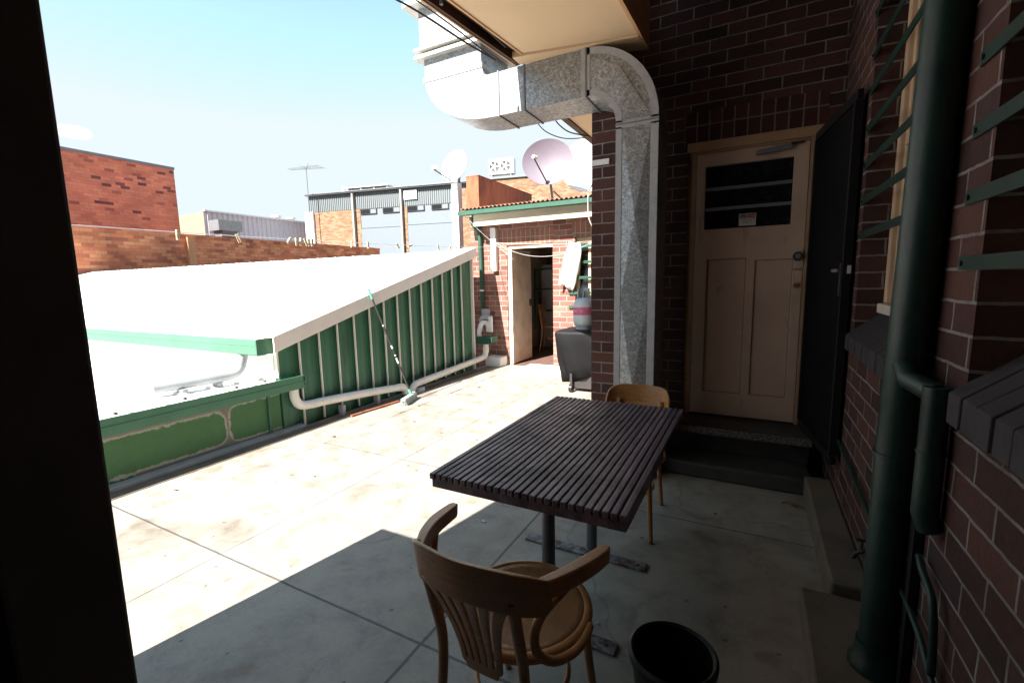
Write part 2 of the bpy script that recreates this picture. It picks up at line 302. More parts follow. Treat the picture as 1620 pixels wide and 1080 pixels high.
# ------------------------------------------------------------ mesh helpers
ORG = {}
def bez(pts, n=8):
    """Catmull-Rom through pts"""
    P = [Vector(p) for p in pts]; out = []
    for i in range(len(P) - 1):
        p0 = P[max(i - 1, 0)]; p1 = P[i]; p2 = P[i + 1]; p3 = P[min(i + 2, len(P) - 1)]
        for k in range(n):
            t = k / n
            out.append(0.5 * ((2 * p1) + (p2 - p0) * t + (2 * p0 - 5 * p1 + 4 * p2 - p3) * t * t + (3 * p1 - p0 - 3 * p2 + p3) * t ** 3))
    out.append(P[-1]); return out
class MB:
    def __init__(s): s.bm = bmesh.new()
    def face(s, pts):
        vs = [s.bm.verts.new(p) for p in pts]
        return s.bm.faces.new(vs)
    def box(s, x0, x1, y0, y1, z0, z1):
        if x0 > x1: x0, x1 = x1, x0
        if y0 > y1: y0, y1 = y1, y0
        if z0 > z1: z0, z1 = z1, z0
        v = [s.bm.verts.new(p) for p in ((x0, y0, z0), (x1, y0, z0), (x1, y1, z0), (x0, y1, z0), (x0, y0, z1), (x1, y0, z1), (x1, y1, z1), (x0, y1, z1))]
        for f in ((3, 2, 1, 0), (4, 5, 6, 7), (0, 1, 5, 4), (1, 2, 6, 5), (2, 3, 7, 6), (3, 0, 4, 7)): s.bm.faces.new([v[i] for i in f])
        return s
    def obox(s, c, ax, ay, az):
        """oriented box: centre + half-axis vectors"""
        c = Vector(c); ax = Vector(ax); ay = Vector(ay); az = Vector(az)
        v = [s.bm.verts.new(c + ax * i + ay * j + az * k) for (i, j, k) in ((-1, -1, -1), (1, -1, -1), (1, 1, -1), (-1, 1, -1), (-1, -1, 1), (1, -1, 1), (1, 1, 1), (-1, 1, 1))]
        for f in ((3, 2, 1, 0), (4, 5, 6, 7), (0, 1, 5, 4), (1, 2, 6, 5), (2, 3, 7, 6), (3, 0, 4, 7)): s.bm.faces.new([v[i] for i in f])
        return s
    def beam(s, a, b, w, h, up=(0, 0, 1)):
        a = Vector(a); b = Vector(b); d = b - a; u = Vector(up)
        side = d.cross(u).normalized(); u2 = side.cross(d).normalized()
        return s.obox((a + b) / 2, d / 2, side * w / 2, u2 * h / 2)
    def rings(s, rings, closed=False, cap=True):
        R = [[s.bm.verts.new(p) for p in r] for r in rings]; n = len(R[0])
        L = len(R)
        for i in range(L if closed else L - 1):
            a, b = R[i], R[(i + 1) % L]
            for j in range(n): s.bm.faces.new((a[j], a[(j + 1) % n], b[(j + 1) % n], b[j]))
        if cap and not closed:
            s.bm.faces.new(R[0][::-1]); s.bm.faces.new(R[-1])
        return s
    def sweep(s, pts, prof, closed=False, up=None, scales=None):
        """prof: list of (side, up) offsets; pts: Vectors"""
        P = [Vector(p) for p in pts]; n = len(P); rings = []
        prev = None
        for i in range(n):
            if closed: t = (P[(i + 1) % n] - P[i - 1]).normalized()
            else: t = (P[min(i + 1, n - 1)] - P[max(i - 1, 0)]).normalized()
            if up is not None:
                u = Vector(up); side = t.cross(u)
                if side.length < 1e-4: side = t.cross(Vector((0, 1, 0)))
                side.normalize(); u2 = side.cross(t)
            else:
                if prev is None:
                    a = Vector((0, 0, 1)) if abs(t.z) < 0.9 else Vector((1, 0, 0))
                    side = t.cross(a).normalized()
                else: side = (prev - t * prev.dot(t)).normalized()
                u2 = side.cross(t); prev = side
            sc = 1 if scales is None else scales[i]
            sx, sy = sc if isinstance(sc, tuple) else (sc, sc)
            rings.append([P[i] + side * a * sx + u2 * b * sy for a, b in prof])
        return s.rings(rings, closed)
    def tube(s, pts, r, seg=12, closed=False, r2=None, up=None):
        prof = [(math.cos(2 * PI * k / seg), math.sin(2 * PI * k / seg)) for k in range(seg)]
        n = len(pts)
        rr = r if isinstance(r, (list, tuple)) else [r + ((r2 if r2 is not None else r) - r) * i / max(1, n - 1) for i in range(n)]
        return s.sweep(pts, prof, closed, up, list(rr))
    def lathe(s, prof, c=(0, 0, 0), seg=32, axis=None):
        c = Vector(c); R = []
        for r, z in prof:
            R.append([c + Vector((r * math.cos(2 * PI * k / seg), r * math.sin(2 * PI * k / seg), z)) for k in range(seg)])
        s.rings(R, cap=True); return s
    def prism(s, poly, axis, a, b):
        """poly in the two other axes (order x,y,z without axis), extruded a..b"""
        def pt(p, w):
            if axis == 'x': return (w, p[0], p[1])
            if axis == 'y': return (p[0], w, p[1])
            return (p[0], p[1], w)
        s.rings([[pt(p, a) for p in poly], [pt(p, b) for p in poly]]); return s
    def wall(s, axis, pos, thick, a0, a1, z0, z1, holes=()):
        """wall with rectangular holes; front face at pos, body to pos+thick"""
        A = sorted({a0, a1, *[x for h in holes for x in h[:2] if a0 < x < a1]}); Zs = sorted({z0, z1, *[x for h in holes for x in h[2:] if z0 < x < z1]})
        def solid(i, j):
            if i < 0 or j < 0 or i >= len(A) - 1 or j >= len(Zs) - 1: return False
            ca = (A[i] + A[i + 1]) / 2; cz = (Zs[j] + Zs[j + 1]) / 2
            return not any(h[0] < ca < h[1] and h[2] < cz < h[3] for h in holes)
        def P(a, d, z): return (a, pos + d, z) if axis == 'y' else (pos + d, a, z)
        for i in range(len(A) - 1):
            for j in range(len(Zs) - 1):
                if not solid(i, j): continue
                x0, x1, w0, w1 = A[i], A[i + 1], Zs[j], Zs[j + 1]
                s.face([P(x0, 0, w0), P(x1, 0, w0), P(x1, 0, w1), P(x0, 0, w1)])
                s.face([P(x1, thick, w0), P(x0, thick, w0), P(x0, thick, w1), P(x1, thick, w1)])
                if not solid(i - 1, j): s.face([P(x0, 0, w0), P(x0, 0, w1), P(x0, thick, w1), P(x0, thick, w0)])
                if not solid(i + 1, j): s.face([P(x1, 0, w0), P(x1, thick, w0), P(x1, thick, w1), P(x1, 0, w1)])
                if not solid(i, j - 1): s.face([P(x0, 0, w0), P(x0, thick, w0), P(x1, thick, w0), P(x1, 0, w0)])
                if not solid(i, j + 1): s.face([P(x0, 0, w1), P(x1, 0, w1), P(x1, thick, w1), P(x0, thick, w1)])
        return s
    def build(s, name, m, parent=None, smooth=None, bevel=0.0, bseg=2, weld=True, solid=None, sub=0):
        bm = s.bm
        if weld: bmesh.ops.remove_doubles(bm, verts=bm.verts, dist=1e-5)
        bmesh.ops.recalc_face_normals(bm, faces=bm.faces)
        uv = bm.loops.layers.uv.new('UVMap')
        for f in bm.faces:
            n = f.normal; ax = max(range(3), key=lambda i: abs(n[i]))
            for l in f.loops:
                c = l.vert.co
                l[uv].uv = (c.y, c.z) if ax == 0 else ((c.x, c.z) if ax == 1 else (c.x, c.y))
        root = parent
        while root is not None and root.parent is not None: root = root.parent
        if root is not None: bmesh.ops.translate(bm, verts=bm.verts, vec=-root.location)
        me = bpy.data.meshes.new(name); bm.to_mesh(me); bm.free()
        me.materials.append(M[m] if isinstance(m, str) else m)
        o = bpy.data.objects.new(name, me); C.objects.link(o)
        if parent is not None: o.parent = parent
        if solid:
            md = o.modifiers.new('solid', 'SOLIDIFY'); md.thickness = solid; md.offset = 0
        if bevel:
            md = o.modifiers.new('bevel', 'BEVEL'); md.width = bevel; md.segments = bseg; md.limit_method = 'ANGLE'; md.angle_limit = math.radians(35)
        if sub:
            md = o.modifiers.new('sub', 'SUBSURF'); md.levels = sub; md.render_levels = sub
        if smooth:
            for p in me.polygons: p.use_smooth = True
            if smooth < 180 and hasattr(me, 'set_sharp_from_angle'): me.set_sharp_from_angle(angle=math.radians(smooth))
        return o
def thing(name, label, cat, loc=(0, 0, 0), group=None):
    o = bpy.data.objects.new(name, None); C.objects.link(o); o.location = loc; o.empty_display_size = 0.1
    o['label'] = label; o['category'] = cat
    if group: o['group'] = group
    return o
def tag(o, label=None, cat=None, group=None, kind=None):
    if label: o['label'] = label
    if cat: o['category'] = cat
    if group: o['group'] = group
    if kind: o['kind'] = kind
    return o
def copy_tree(o, parent=None):
    c = o.copy(); C.objects.link(c); c.parent = parent
    for ch in [x for x in C.objects if x.parent == o]: copy_tree(ch, c)
    return c
def text_part(name, s, size, m, parent, loc, rot, wscale=1.0):
    cu = bpy.data.curves.new(name, 'FONT'); cu.body = s; cu.size = size; cu.align_x = 'CENTER'; cu.align_y = 'CENTER'; cu.extrude = 0.0004
    t = bpy.data.objects.new(name + '_tmp', cu); C.objects.link(t)
    dg = bpy.context.evaluated_depsgraph_get(); me = bpy.data.meshes.new_from_object(t.evaluated_get(dg))
    bpy.data.objects.remove(t); bpy.data.curves.remove(cu)
    root = parent
    while root.parent is not None: root = root.parent
    mat = Matrix.Translation(Vector(loc) - root.location) @ rot.to_matrix().to_4x4() @ Matrix.Diagonal((wscale, 1, 1, 1))
    me.transform(mat); me.materials.clear(); me.materials.append(M[m])
    o = bpy.data.objects.new(name, me); C.objects.link(o); o.parent = parent; return o
from mathutils import Euler
UPRIGHT = Euler((PI / 2, 0, 0))

# ------------------------------------------------------------ camera
CAMH = 1.45
yaw, pitch, roll = -0.488751, 0.13241486, -0.02036834
cy, sy, cp, sp = math.cos(yaw), math.sin(yaw), math.cos(pitch), math.sin(pitch)
fw = V(sy * cp, cy * cp, -sp); rt = V(cy, -sy, 0); upv = rt.cross(fw)
cc, ss = math.cos(roll), math.sin(roll)
r2, u2 = rt * cc + upv * ss, -rt * ss + upv * cc
cam = bpy.data.cameras.new('camera'); co = bpy.data.objects.new('camera', cam); C.objects.link(co)
mw = Matrix((r2, u2, -fw)).transposed().to_4x4(); mw.translation = (0, 0, CAMH); co.matrix_world = mw
cam.sensor_width = 36; cam.lens = 36 * 718.4 / 1620; cam.clip_start = 0.02; cam.clip_end = 2000
bpy.context.scene.camera = co

# ------------------------------------------------------------ world + sun
S = V(0.20, 1.05, -1.0).normalized()
w = bpy.data.worlds.new('World'); bpy.context.scene.world = w; w.use_nodes = True
nt = w.node_tree; sky = nt.nodes.new('ShaderNodeTexSky'); sky.sky_type = 'NISHITA'; sky.sun_disc = False
sky.sun_elevation = math.asin(-S.z); sky.sun_rotation = math.atan2(-S.x, -S.y); sky.air_density = 1.0; sky.dust_density = 0.15; sky.ozone_density = 1.0
bg = nt.nodes['Background']; bg.inputs[1].default_value = 0.115
# a small cloud low on the left and two wisps above it
tcg = nt.nodes.new('ShaderNodeTexCoord'); nz = nt.nodes.new('ShaderNodeTexNoise'); nz.inputs['Scale'].default_value = 55; nz.inputs['Detail'].default_value = 6
nt.links.new(tcg.outputs['Generated'], nz.inputs['Vector'])
def dirv(px, py): return (r2 * (px - 810) / 718.4 - u2 * (py - 540) / 718.4 + fw).normalized()
tot = None
for (px, py, rad, amt) in ((108, 208, 0.030, 1.0), (128, 210, 0.028, 0.9), (104, 112, 0.014, 0.5), (148, 116, 0.014, 0.4), (106, 134, 0.010, 0.3)):
    dv_ = nt.nodes.new('ShaderNodeVectorMath'); dv_.operation = 'SUBTRACT'; nt.links.new(tcg.outputs['Generated'], dv_.inputs[0]); dv_.inputs[1].default_value = dirv(px, py)
    ms_ = nt.nodes.new('ShaderNodeVectorMath'); ms_.operation = 'MULTIPLY'; nt.links.new(dv_.outputs[0], ms_.inputs[0]); ms_.inputs[1].default_value = (1, 1, 2.2)
    ln = nt.nodes.new('ShaderNodeVectorMath'); ln.operation = 'LENGTH'; nt.links.new(ms_.outputs[0], ln.inputs[0])
    q = math_(nt, 'MULTIPLY', math_(nt, 'MAXIMUM', math_(nt, 'SUBTRACT', 1.0, math_(nt, 'DIVIDE', ln.outputs['Value'], rad)), 0.0), amt)
    tot = q if tot is None else math_(nt, 'ADD', tot, q)
cl_ = ramp(nt, [(0.18, (0, 0, 0)), (0.42, (1, 1, 1))], math_(nt, 'MULTIPLY', tot, nz.outputs['Fac']))
capped = mixc(nt, 1.0, sky.outputs[0], (1.80, 2.03, 2.22), 'DARKEN')   # the air near the horizon is milky pale, not brighter than this
nt.links.new(mixc(nt, cl_.outputs[0], capped, (2.6, 2.6, 2.7)), bg.inputs[0])
sun = bpy.data.lights.new('sun', 'SUN'); sun.energy = 4.5; sun.angle = math.radians(0.5); sun.color = (1.0, 0.95, 0.88)
so = bpy.data.objects.new('sun', sun); C.objects.link(so); so.rotation_euler = S.to_track_quat('-Z', 'Y').to_euler()
sc = bpy.context.scene
sc.view_settings.view_transform = 'Standard'; sc.view_settings.look = 'None'; sc.view_settings.exposure = 2.05; sc.view_settings.gamma = 1
sc.cycles.max_bounces = 10; sc.cycles.diffuse_bounces = 6

# ------------------------------------------------------------ ground and terrace
tag(MB().box(-600, 600, -600, 600, -3.3, -3.2).build('ground', 'ground'), kind='structure')
tag(MB().box(-4.08, 0.49, -6, 6.87, -0.25, 0).build('terrace_floor', 'concrete'), kind='structure')

# ------------------------------------------------------------ main building
XW = 0.49; YB = 3.9
bld = thing('brick_building', 'dark red brick building enclosing the shaded right side, with cream door and barred windows', 'building', (XW, YB, 0))
w1 = (1.75, 3.03, 1.16, 3.0); w2 = (0.45, 1.535, 1.065, 3.0)
w1 = (2.05, 3.03, 1.045, 3.0)
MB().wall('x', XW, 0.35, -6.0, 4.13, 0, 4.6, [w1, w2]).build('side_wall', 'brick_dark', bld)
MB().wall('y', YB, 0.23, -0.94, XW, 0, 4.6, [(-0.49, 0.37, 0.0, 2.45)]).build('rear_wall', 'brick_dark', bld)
MB().box(-0.52, 0.40, YB - 0.003, YB + 0.1, 2.451, 2.69).build('door_lintel', 'brick_soldier', bld)
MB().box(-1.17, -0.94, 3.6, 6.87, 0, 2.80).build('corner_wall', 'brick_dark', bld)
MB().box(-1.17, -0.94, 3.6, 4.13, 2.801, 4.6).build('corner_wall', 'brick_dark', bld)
MB().box(-0.6, 0.9, YB + 0.30, YB + 0.33, 0, 4.6).build('inner_wall', 'black_paint', bld)
MB().box(XW + 0.351, XW + 0.37, -6, YB + 0.3, 0, 4.6).build('inner_wall', 'black_paint', bld)
MB().box(-1.5, 0.86, -6, 4.3, 4.6, 4.75).build('high_ceiling', 'fascia_brown', bld)  # unseen; dark and widened over the canopy to shut out stray sun
# unseen walls added behind the viewpoint to darken the shaded side
MB().wall('y', -1.41, -0.25, -1.9, 0.49, 0, 4.6).build('unseen_back_wall', 'brick_dark', bld)
MB().box(-1.9, -1.65, -1.405, 0.165, 0, 3.02).build('unseen_back_wall', 'brick_dark', bld)
# door frame + door
df = MB()
df.box(-0.49, -0.43, YB + 0.02, YB + 0.14, 0.33, 2.45).box(0.31, 0.37, YB + 0.02, YB + 0.14, 0.33, 2.45).box(-0.43, 0.31, YB + 0.02, YB + 0.14, 2.385, 2.45)
df.box(-0.50, 0.38, YB - 0.006, YB + 0.02, 2.40, 2.47)
df.build('door_frame', plain('door_frame_tan', (0.42, 0.26, 0.145), 0.55, var=0.15, scale=4), bld, bevel=0.006)
door = MB().wall('y', YB + 0.02, 0.045, -0.428, 0.308, 0.345, 2.383, [(-0.365, 0.215, 1.815, 2.285), (-0.335, -0.06, 0.53, 1.585), (0.0, 0.245, 0.53, 1.57)]).build('door', 'door_cream', bld, bevel=0.004)
pn = MB()
for a, b_, t in ((-0.335, -0.06, 1.585), (0.0, 0.245, 1.57)):
    pn.box(a + 0.001, b_ - 0.001, YB + 0.033, YB + 0.05, 0.531, t - 0.001)
pn.build('door_panel', 'door_cream', door)
gr = MB()
for a, b_, t in ((-0.335, -0.06, 1.585), (0.0, 0.245, 1.57)):
    for q in ((a, a + 0.006, 0.53, t), (b_ - 0.006, b_, 0.53, t), (a, b_, 0.53, 0.536), (a, b_, t - 0.006, t)):
        gr.box(q[0], q[1], YB + 0.026, YB + 0.034, q[2], q[3])
gr.build('panel_moulding', 'door_groove', door)
MB().box(-0.364, 0.214, YB + 0.04, YB + 0.046, 1.816, 2.284).build('door_pane', 'glass_dark', door)
gb = MB()
gb.box(-0.365, 0.215, YB + 0.026, YB + 0.039, 2.105, 2.128).box(-0.365, 0.215, YB + 0.026, YB + 0.039, 1.955, 1.978)
gb.build('glazing_bar', M['grey_metal'], door)
MB().lathe([(0.0, 0), (0.032, 0), (0.034, 0.012), (0.026, 0.02), (0.024, 0.018), (0.0, 0.018)], seg=24).bm.free()
kn = MB(); kn.tube([(0.272, YB + 0.02, 1.585), (0.272, YB - 0.005, 1.585)], 0.033, 24); ko = kn.build('deadlock', 'dark_metal', door, smooth=40, bevel=0.003)
MB().tube([(0.272, YB - 0.005, 1.585), (0.272, YB - 0.009, 1.585)], 0.018, 20).build('lock_core', 'grey_metal', door, smooth=40)
lp = MB(); lp.box(0.258, 0.284, YB + 0.012, YB + 0.02, 1.487, 1.497); lp.tube([(0.248, YB + 0.02, 1.492), (0.248, YB + 0.012, 1.492)], 0.006, 10).tube([(0.293, YB + 0.02, 1.492), (0.293, YB + 0.012, 1.492)], 0.006, 10)
lp.build('latch_plate', 'brass', door)
MB().tube([(0.272, YB + 0.02, 1.375), (0.272, YB + 0.0, 1.375), (0.272, YB - 0.012, 1.375)], [0.02, 0.012, 0.015], 18).build('door_knob', 'brass', door, smooth=50)
cl = MB(); cl.beam((-0.03, YB - 0.012, 2.332), (0.20, YB - 0.012, 2.35), 0.03, 0.035)
cl.build('door_closer', 'grey_metal', door, bevel=0.01)
MB().beam((0.19, YB - 0.02, 2.365), (0.27, YB - 0.005, 2.37), 0.02, 0.012).build('closer_arm', 'dark_metal', door)
# door sticker
st = MB().box(-0.122, -0.008, YB + 0.022, YB + 0.0245, 1.826, 1.915).build('door_sticker', 'label_white', bld)
MB().box(-0.117, -0.072, YB + 0.0205, YB + 0.0218, 1.884, 1.911).build('sticker_black', 'label_black', st)
MB().box(-0.071, -0.014, YB + 0.0205, YB + 0.0218, 1.884, 1.911).build('sticker_red', 'label_red', st)
text_part('sticker_text', 'ACE', 0.024, 'label_white', st, (-0.094, YB + 0.0195, 1.897), UPRIGHT)
text_part('sticker_text', 'SCAN', 0.02, 'label_white', st, (-0.043, YB + 0.0195, 1.897), UPRIGHT)
text_part('sticker_text', 'SECURITY DOORS', 0.0125, 'label_black', st, (-0.065, YB + 0.0215, 1.875), UPRIGHT)
text_part('sticker_text', 'WINDOWS', 0.0125, 'label_black', st, (-0.065, YB + 0.0215, 1.863), UPRIGHT)
text_part('sticker_text', 'FREE QUOTES', 0.011, 'label_red', st, (-0.065, YB + 0.0215, 1.849), UPRIGHT)
# thresholds and steps
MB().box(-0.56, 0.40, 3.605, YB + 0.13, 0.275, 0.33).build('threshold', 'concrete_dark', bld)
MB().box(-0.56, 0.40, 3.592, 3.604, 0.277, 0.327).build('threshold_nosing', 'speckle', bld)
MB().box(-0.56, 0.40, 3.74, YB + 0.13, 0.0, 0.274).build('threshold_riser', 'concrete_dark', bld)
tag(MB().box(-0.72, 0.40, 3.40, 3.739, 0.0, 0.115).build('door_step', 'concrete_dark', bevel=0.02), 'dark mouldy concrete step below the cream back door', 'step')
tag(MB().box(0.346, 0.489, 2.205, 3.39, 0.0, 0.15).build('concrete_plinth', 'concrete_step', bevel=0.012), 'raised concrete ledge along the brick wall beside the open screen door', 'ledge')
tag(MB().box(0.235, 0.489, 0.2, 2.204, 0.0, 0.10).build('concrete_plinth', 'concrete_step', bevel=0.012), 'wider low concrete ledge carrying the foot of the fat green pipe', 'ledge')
# windows in the side wall
def window(y0, y1, z0, z1, label):
    fx = XW + 0.115
    f = MB()
    f.box(fx, fx + 0.09, y0 + 0.001, y0 + 0.055, z0 + 0.136, z1).box(fx, fx + 0.09, y1 - 0.055, y1 - 0.001, z0 + 0.136, z1).box(fx, fx + 0.09, y0 + 0.055, y1 - 0.055, z1 - 0.06, z1 - 0.001)
    f.box(fx + 0.02, fx + 0.07, y0 + 0.055, y0 + 0.10, z0 + 0.137, z1 - 0.06).box(fx + 0.02, fx + 0.07, y1 - 0.10, y1 - 0.055, z0 + 0.137, z1 - 0.06)
    f.box(fx + 0.02, fx + 0.07, y0 + 0.1, y1 - 0.1, z0 + 0.137, z0 + 0.19).box(fx + 0.01, fx + 0.06, y0 + 0.1, y1 - 0.1, (z0 + z1) / 2 - 0.02, (z0 + z1) / 2 + 0.03)
    fo = f.build('window', 'frame_cream', bld, bevel=0.005)
    tag(fo, label)
    MB().box(fx - 0.025, fx + 0.1, y0 + 0.001, y1 - 0.001, z0 + 0.085, z0 + 0.135).build('window_sill', 'sill_cream', fo, bevel=0.006)
    MB().box(fx + 0.04, fx + 0.045, y0 + 0.1, y1 - 0.1, z0 + 0.14, z1 - 0.06).build('window_pane', 'glass_dark', fo)
    # sloping brick sill, individual bricks on edge in one mesh
    sb = MB(); n = round((y1 - y0 - 0.002) / 0.086); pitch = (y1 - y0 - 0.002) / n
    for i in range(n):
        a = y0 + 0.001 + i * pitch
        j = random.uniform(-0.002, 0.002)
        sb.prism([(XW - 0.035 + j, z0 - 0.115), (XW - 0.035 + j, z0 - 0.035), (XW + 0.113, z0 + 0.088), (XW + 0.113, z0 - 0.113)], 'y', a + 0.004, a + pitch - 0.004)
    sb.build('brick_sill', 'brick_sill', fo, bevel=0.004)
    ms = MB().prism([(XW - 0.026, z0 - 0.115), (XW - 0.026, z0 - 0.04), (XW + 0.105, z0 + 0.078), (XW + 0.105, z0 - 0.113)], 'y', y0 + 0.001, y1 - 0.001)
    ms.build('sill_mortar', 'sill_cream', fo)
    return fo
wf1 = window(w1[0], w1[1], 1.16, 3.0, 'cream framed window half hidden behind the fat green pipe')
wf2 = window(w2[0], w2[1], 1.18, 3.0, 'cream framed window at the right edge, nearest the camera')
# cut the wall below window for sill thickness: bars
def bar(y0, y1, z, par, xx):
    b_ = MB(); b_.box(xx - 0.008, xx - 0.002, y0, y1, z - 0.018, z + 0.018)
    for yy in (y0 + 0.02, y1 - 0.02): b_.tube([(xx - 0.008, yy, z), (xx - 0.013, yy, z)], 0.007, 10)
    b_.build('security_bar', 'green_bar', par)
for z in (2.74, 2.54, 2.37, 2.185, 2.005, 1.825, 1.65): bar(w1[0] - 0.12, w1[1] + 0.03, z, wf1, XW)
for z in (2.68, 2.5, 2.33, 2.155, 1.98, 1.805, 1.64, 1.472): bar(w2[0] - 0.12, w2[1] + 0.115, z, wf2, XW)
# open security screen door
a = V(0.345, 3.885, 0); b_ = V(0.452, 3.10, 0)
sd = thing('screen_door', 'black mesh security screen door standing open against the brick wall', 'screen door', tuple(a))
d = (b_ - a); 
for z in (0.375, 2.385): MB().beam(a + V(0, 0, z), b_ + V(0, 0, z), 0.026, 0.05).build('rail', 'black_frame', sd)
for p in (a + d.normalized() * 0.02, b_ - d.normalized() * 0.02):
    MB().beam(p + V(0, 0, 0.401), p + V(0, 0, 2.359), 0.026, 0.04, up=(-d.y, d.x, 0)).build('stile', 'black_frame', sd)
MB().beam(a + V(0, 0, 1.38) + d * 0.05, b_ + V(0, 0, 1.38) - d * 0.05, 0.006, 1.95).build('mesh_panel', 'black_mesh', sd)
nrm = V(-d.y, d.x, 0).normalized()
if nrm.x > 0: nrm = -nrm
MB().obox(b_ - d * 0.03 + nrm * 0.02 + V(0, 0, 1.42), d.normalized() * 0.012, nrm * 0.01, V(0, 0, 0.09)).build('lock_body', 'dark_metal', sd, bevel=0.003)
MB().obox(b_ - d * 0.07 + nrm * 0.045 + V(0, 0, 1.47), d.normalized() * 0.05, nrm * 0.006, V(0, 0, 0.009)).build('handle', 'grey_metal', sd, bevel=0.003)
MB().obox(b_ + d.normalized() * 0.011 + nrm * -0.004 + V(0, 0, 1.475), d.normalized() * 0.002, nrm * 0.009, V(0, 0, 0.022)).build('strike_plate', 'label_white', sd)
# eave / canopy
can = thing('canopy', 'cream lined overhanging eave box with brown fascia, above the table', 'canopy', (-1.2, 3.1, 3.05))
def xe(y): return -1.735 + 0.10 * (y - 2.17)
def xr(y): return -0.745 + 0.03 * (y - 2.75)
yf = 3.235; yfr = 3.50; y0 = -1.41; zc = 3.05
MB().prism([(xe(y0) + 0.10, y0), (xe(yf) + 0.10, yf - 0.12), (xr(yfr) - 0.03, yfr - 0.22), (xr(y0) - 0.03, y0)], 'z', zc + 0.0, zc + 0.02).build('soffit', 'soffit', can)
MB().prism([(xe(yf) + 0.02, yf - 0.118), (xr(yfr) - 0.03, yfr - 0.218), (xr(yfr), yfr), (xe(yf) + 0.02, yf)], 'z', zc - 0.012, zc + 0.03).build('end_trim', 'soffit', can)
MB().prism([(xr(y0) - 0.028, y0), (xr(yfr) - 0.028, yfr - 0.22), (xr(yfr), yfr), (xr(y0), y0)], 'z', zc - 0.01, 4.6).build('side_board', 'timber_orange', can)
MB().prism([(xe(y0) + 0.085, y0), (xe(yf) + 0.085, yf - 0.119), (xe(yf) + 0.10, yf - 0.119), (xe(y0) + 0.10, y0)], 'z', zc - 0.006, zc + 0.02).build('soffit_bead', 'timber_orange', can)
MB().prism([(xe(y0) + 0.03, y0), (xe(yf) + 0.03, yf - 0.119), (xe(yf) + 0.084, yf - 0.119), (xe(y0) + 0.084, y0)], 'z', zc + 0.03, zc + 0.05).build('cable_groove', 'black_paint', can)
MB().prism([(xe(y0), y0), (xe(yf), yf), (xe(yf) + 0.0199, yf), (xe(y0) + 0.0199, y0)], 'z', zc - 0.015, zc + 0.22).build('fascia', 'fascia_brown', can)
MB().prism([(xe(y0) - 0.012, y0), (xe(yf) - 0.012, yf), (xe(yf) - 0.001, yf), (xe(y0) - 0.001, y0)], 'z', zc - 0.02, zc + 0.01).build('fascia_bead', 'timber_orange', can)
MB().prism([(xe(y0) + 0.021, y0), (xe(yf) + 0.021, yf + 0.02), (xr(yfr) - 0.001, yfr), (xr(y0) - 0.029, y0)], 'z', zc + 0.22, zc + 0.26).build('canopy_roof', 'rust_roof', can)
MB().prism([(xe(yf) + 0.02, yf + 0.001), (xr(yfr) - 0.029, yfr + 0.001), (xr(yfr) - 0.029, yfr + 0.02), (xe(yf) + 0.02, yf + 0.02)], 'z', zc + 0.031, zc + 0.22).build('end_board', 'timber_orange', can)
MB().beam((xe(2.9) + 0.06, 1.0, zc + 0.012), (xe(2.9) + 0.065, 3.0, zc + 0.012), 0.012, 0.012).build('cable', 'cable', can)
MB().tube([(xe(2.35) + 0.05, 2.35, zc - 0.012), (xe(2.35) + 0.05, 2.35, zc + 0.03)], 0.011, 12).build('cable_clip', 'grey_metal', can)
# second eave, beyond the corner wall
ev = thing('far_eave', 'cream eave lining beyond the brick corner, above the satellite dishes', 'eave', (-1.3, 3.6, 2.8))
MB().box(-1.44, -0.94, 3.62, 6.4, 2.80, 2.84).build('soffit', 'soffit', ev)
MB().box(-1.50, -1.445, 3.62, 6.4, 2.79, 2.98).build('fascia', 'fascia_brown', ev)

# ------------------------------------------------------------ door post on the far left
tag(MB().wall('y', 0.17, 0.13, -1.04, -0.875, 0, 3.03).build('door_post', plain('post_paint', (0.12, 0.115, 0.115), 0.7), bevel=0.006), 'black painted door post filling the left edge', 'post')
pt_ = thing('shade_wall', 'unseen brick wall added for shade beside the black door post, stepping down to chest height', 'wall', (-1.5, 0.23, 0))  # unseen; added to block sky light and cast the stepped floor shadow
MB().box(-1.80, -1.041, 0.17, 0.30, 0, 3.02).build('tall_part', 'brick_dark', pt_)
MB().box(-2.20, -1.801, 0.17, 0.30, 0, 1.5).build('low_part', 'brick_dark', pt_)

# ------------------------------------------------------------ exhaust duct
du = thing('exhaust_duct', 'galvanised kitchen exhaust duct bending down the wall beside the back door', 'duct', (-0.74, 3.42, 0))
Y0, Y1 = 3.25, 3.585
def arcp(cx, cz, r, a0, a1, n=12): return [(cx + r * math.cos(math.radians(a0 + (a1 - a0) * i / n)), cz + r * math.sin(math.radians(a0 + (a1 - a0) * i / n))) for i in range(n + 1)]
XL, XR = -0.885, -0.60
zt, zb = 3.035, 2.72
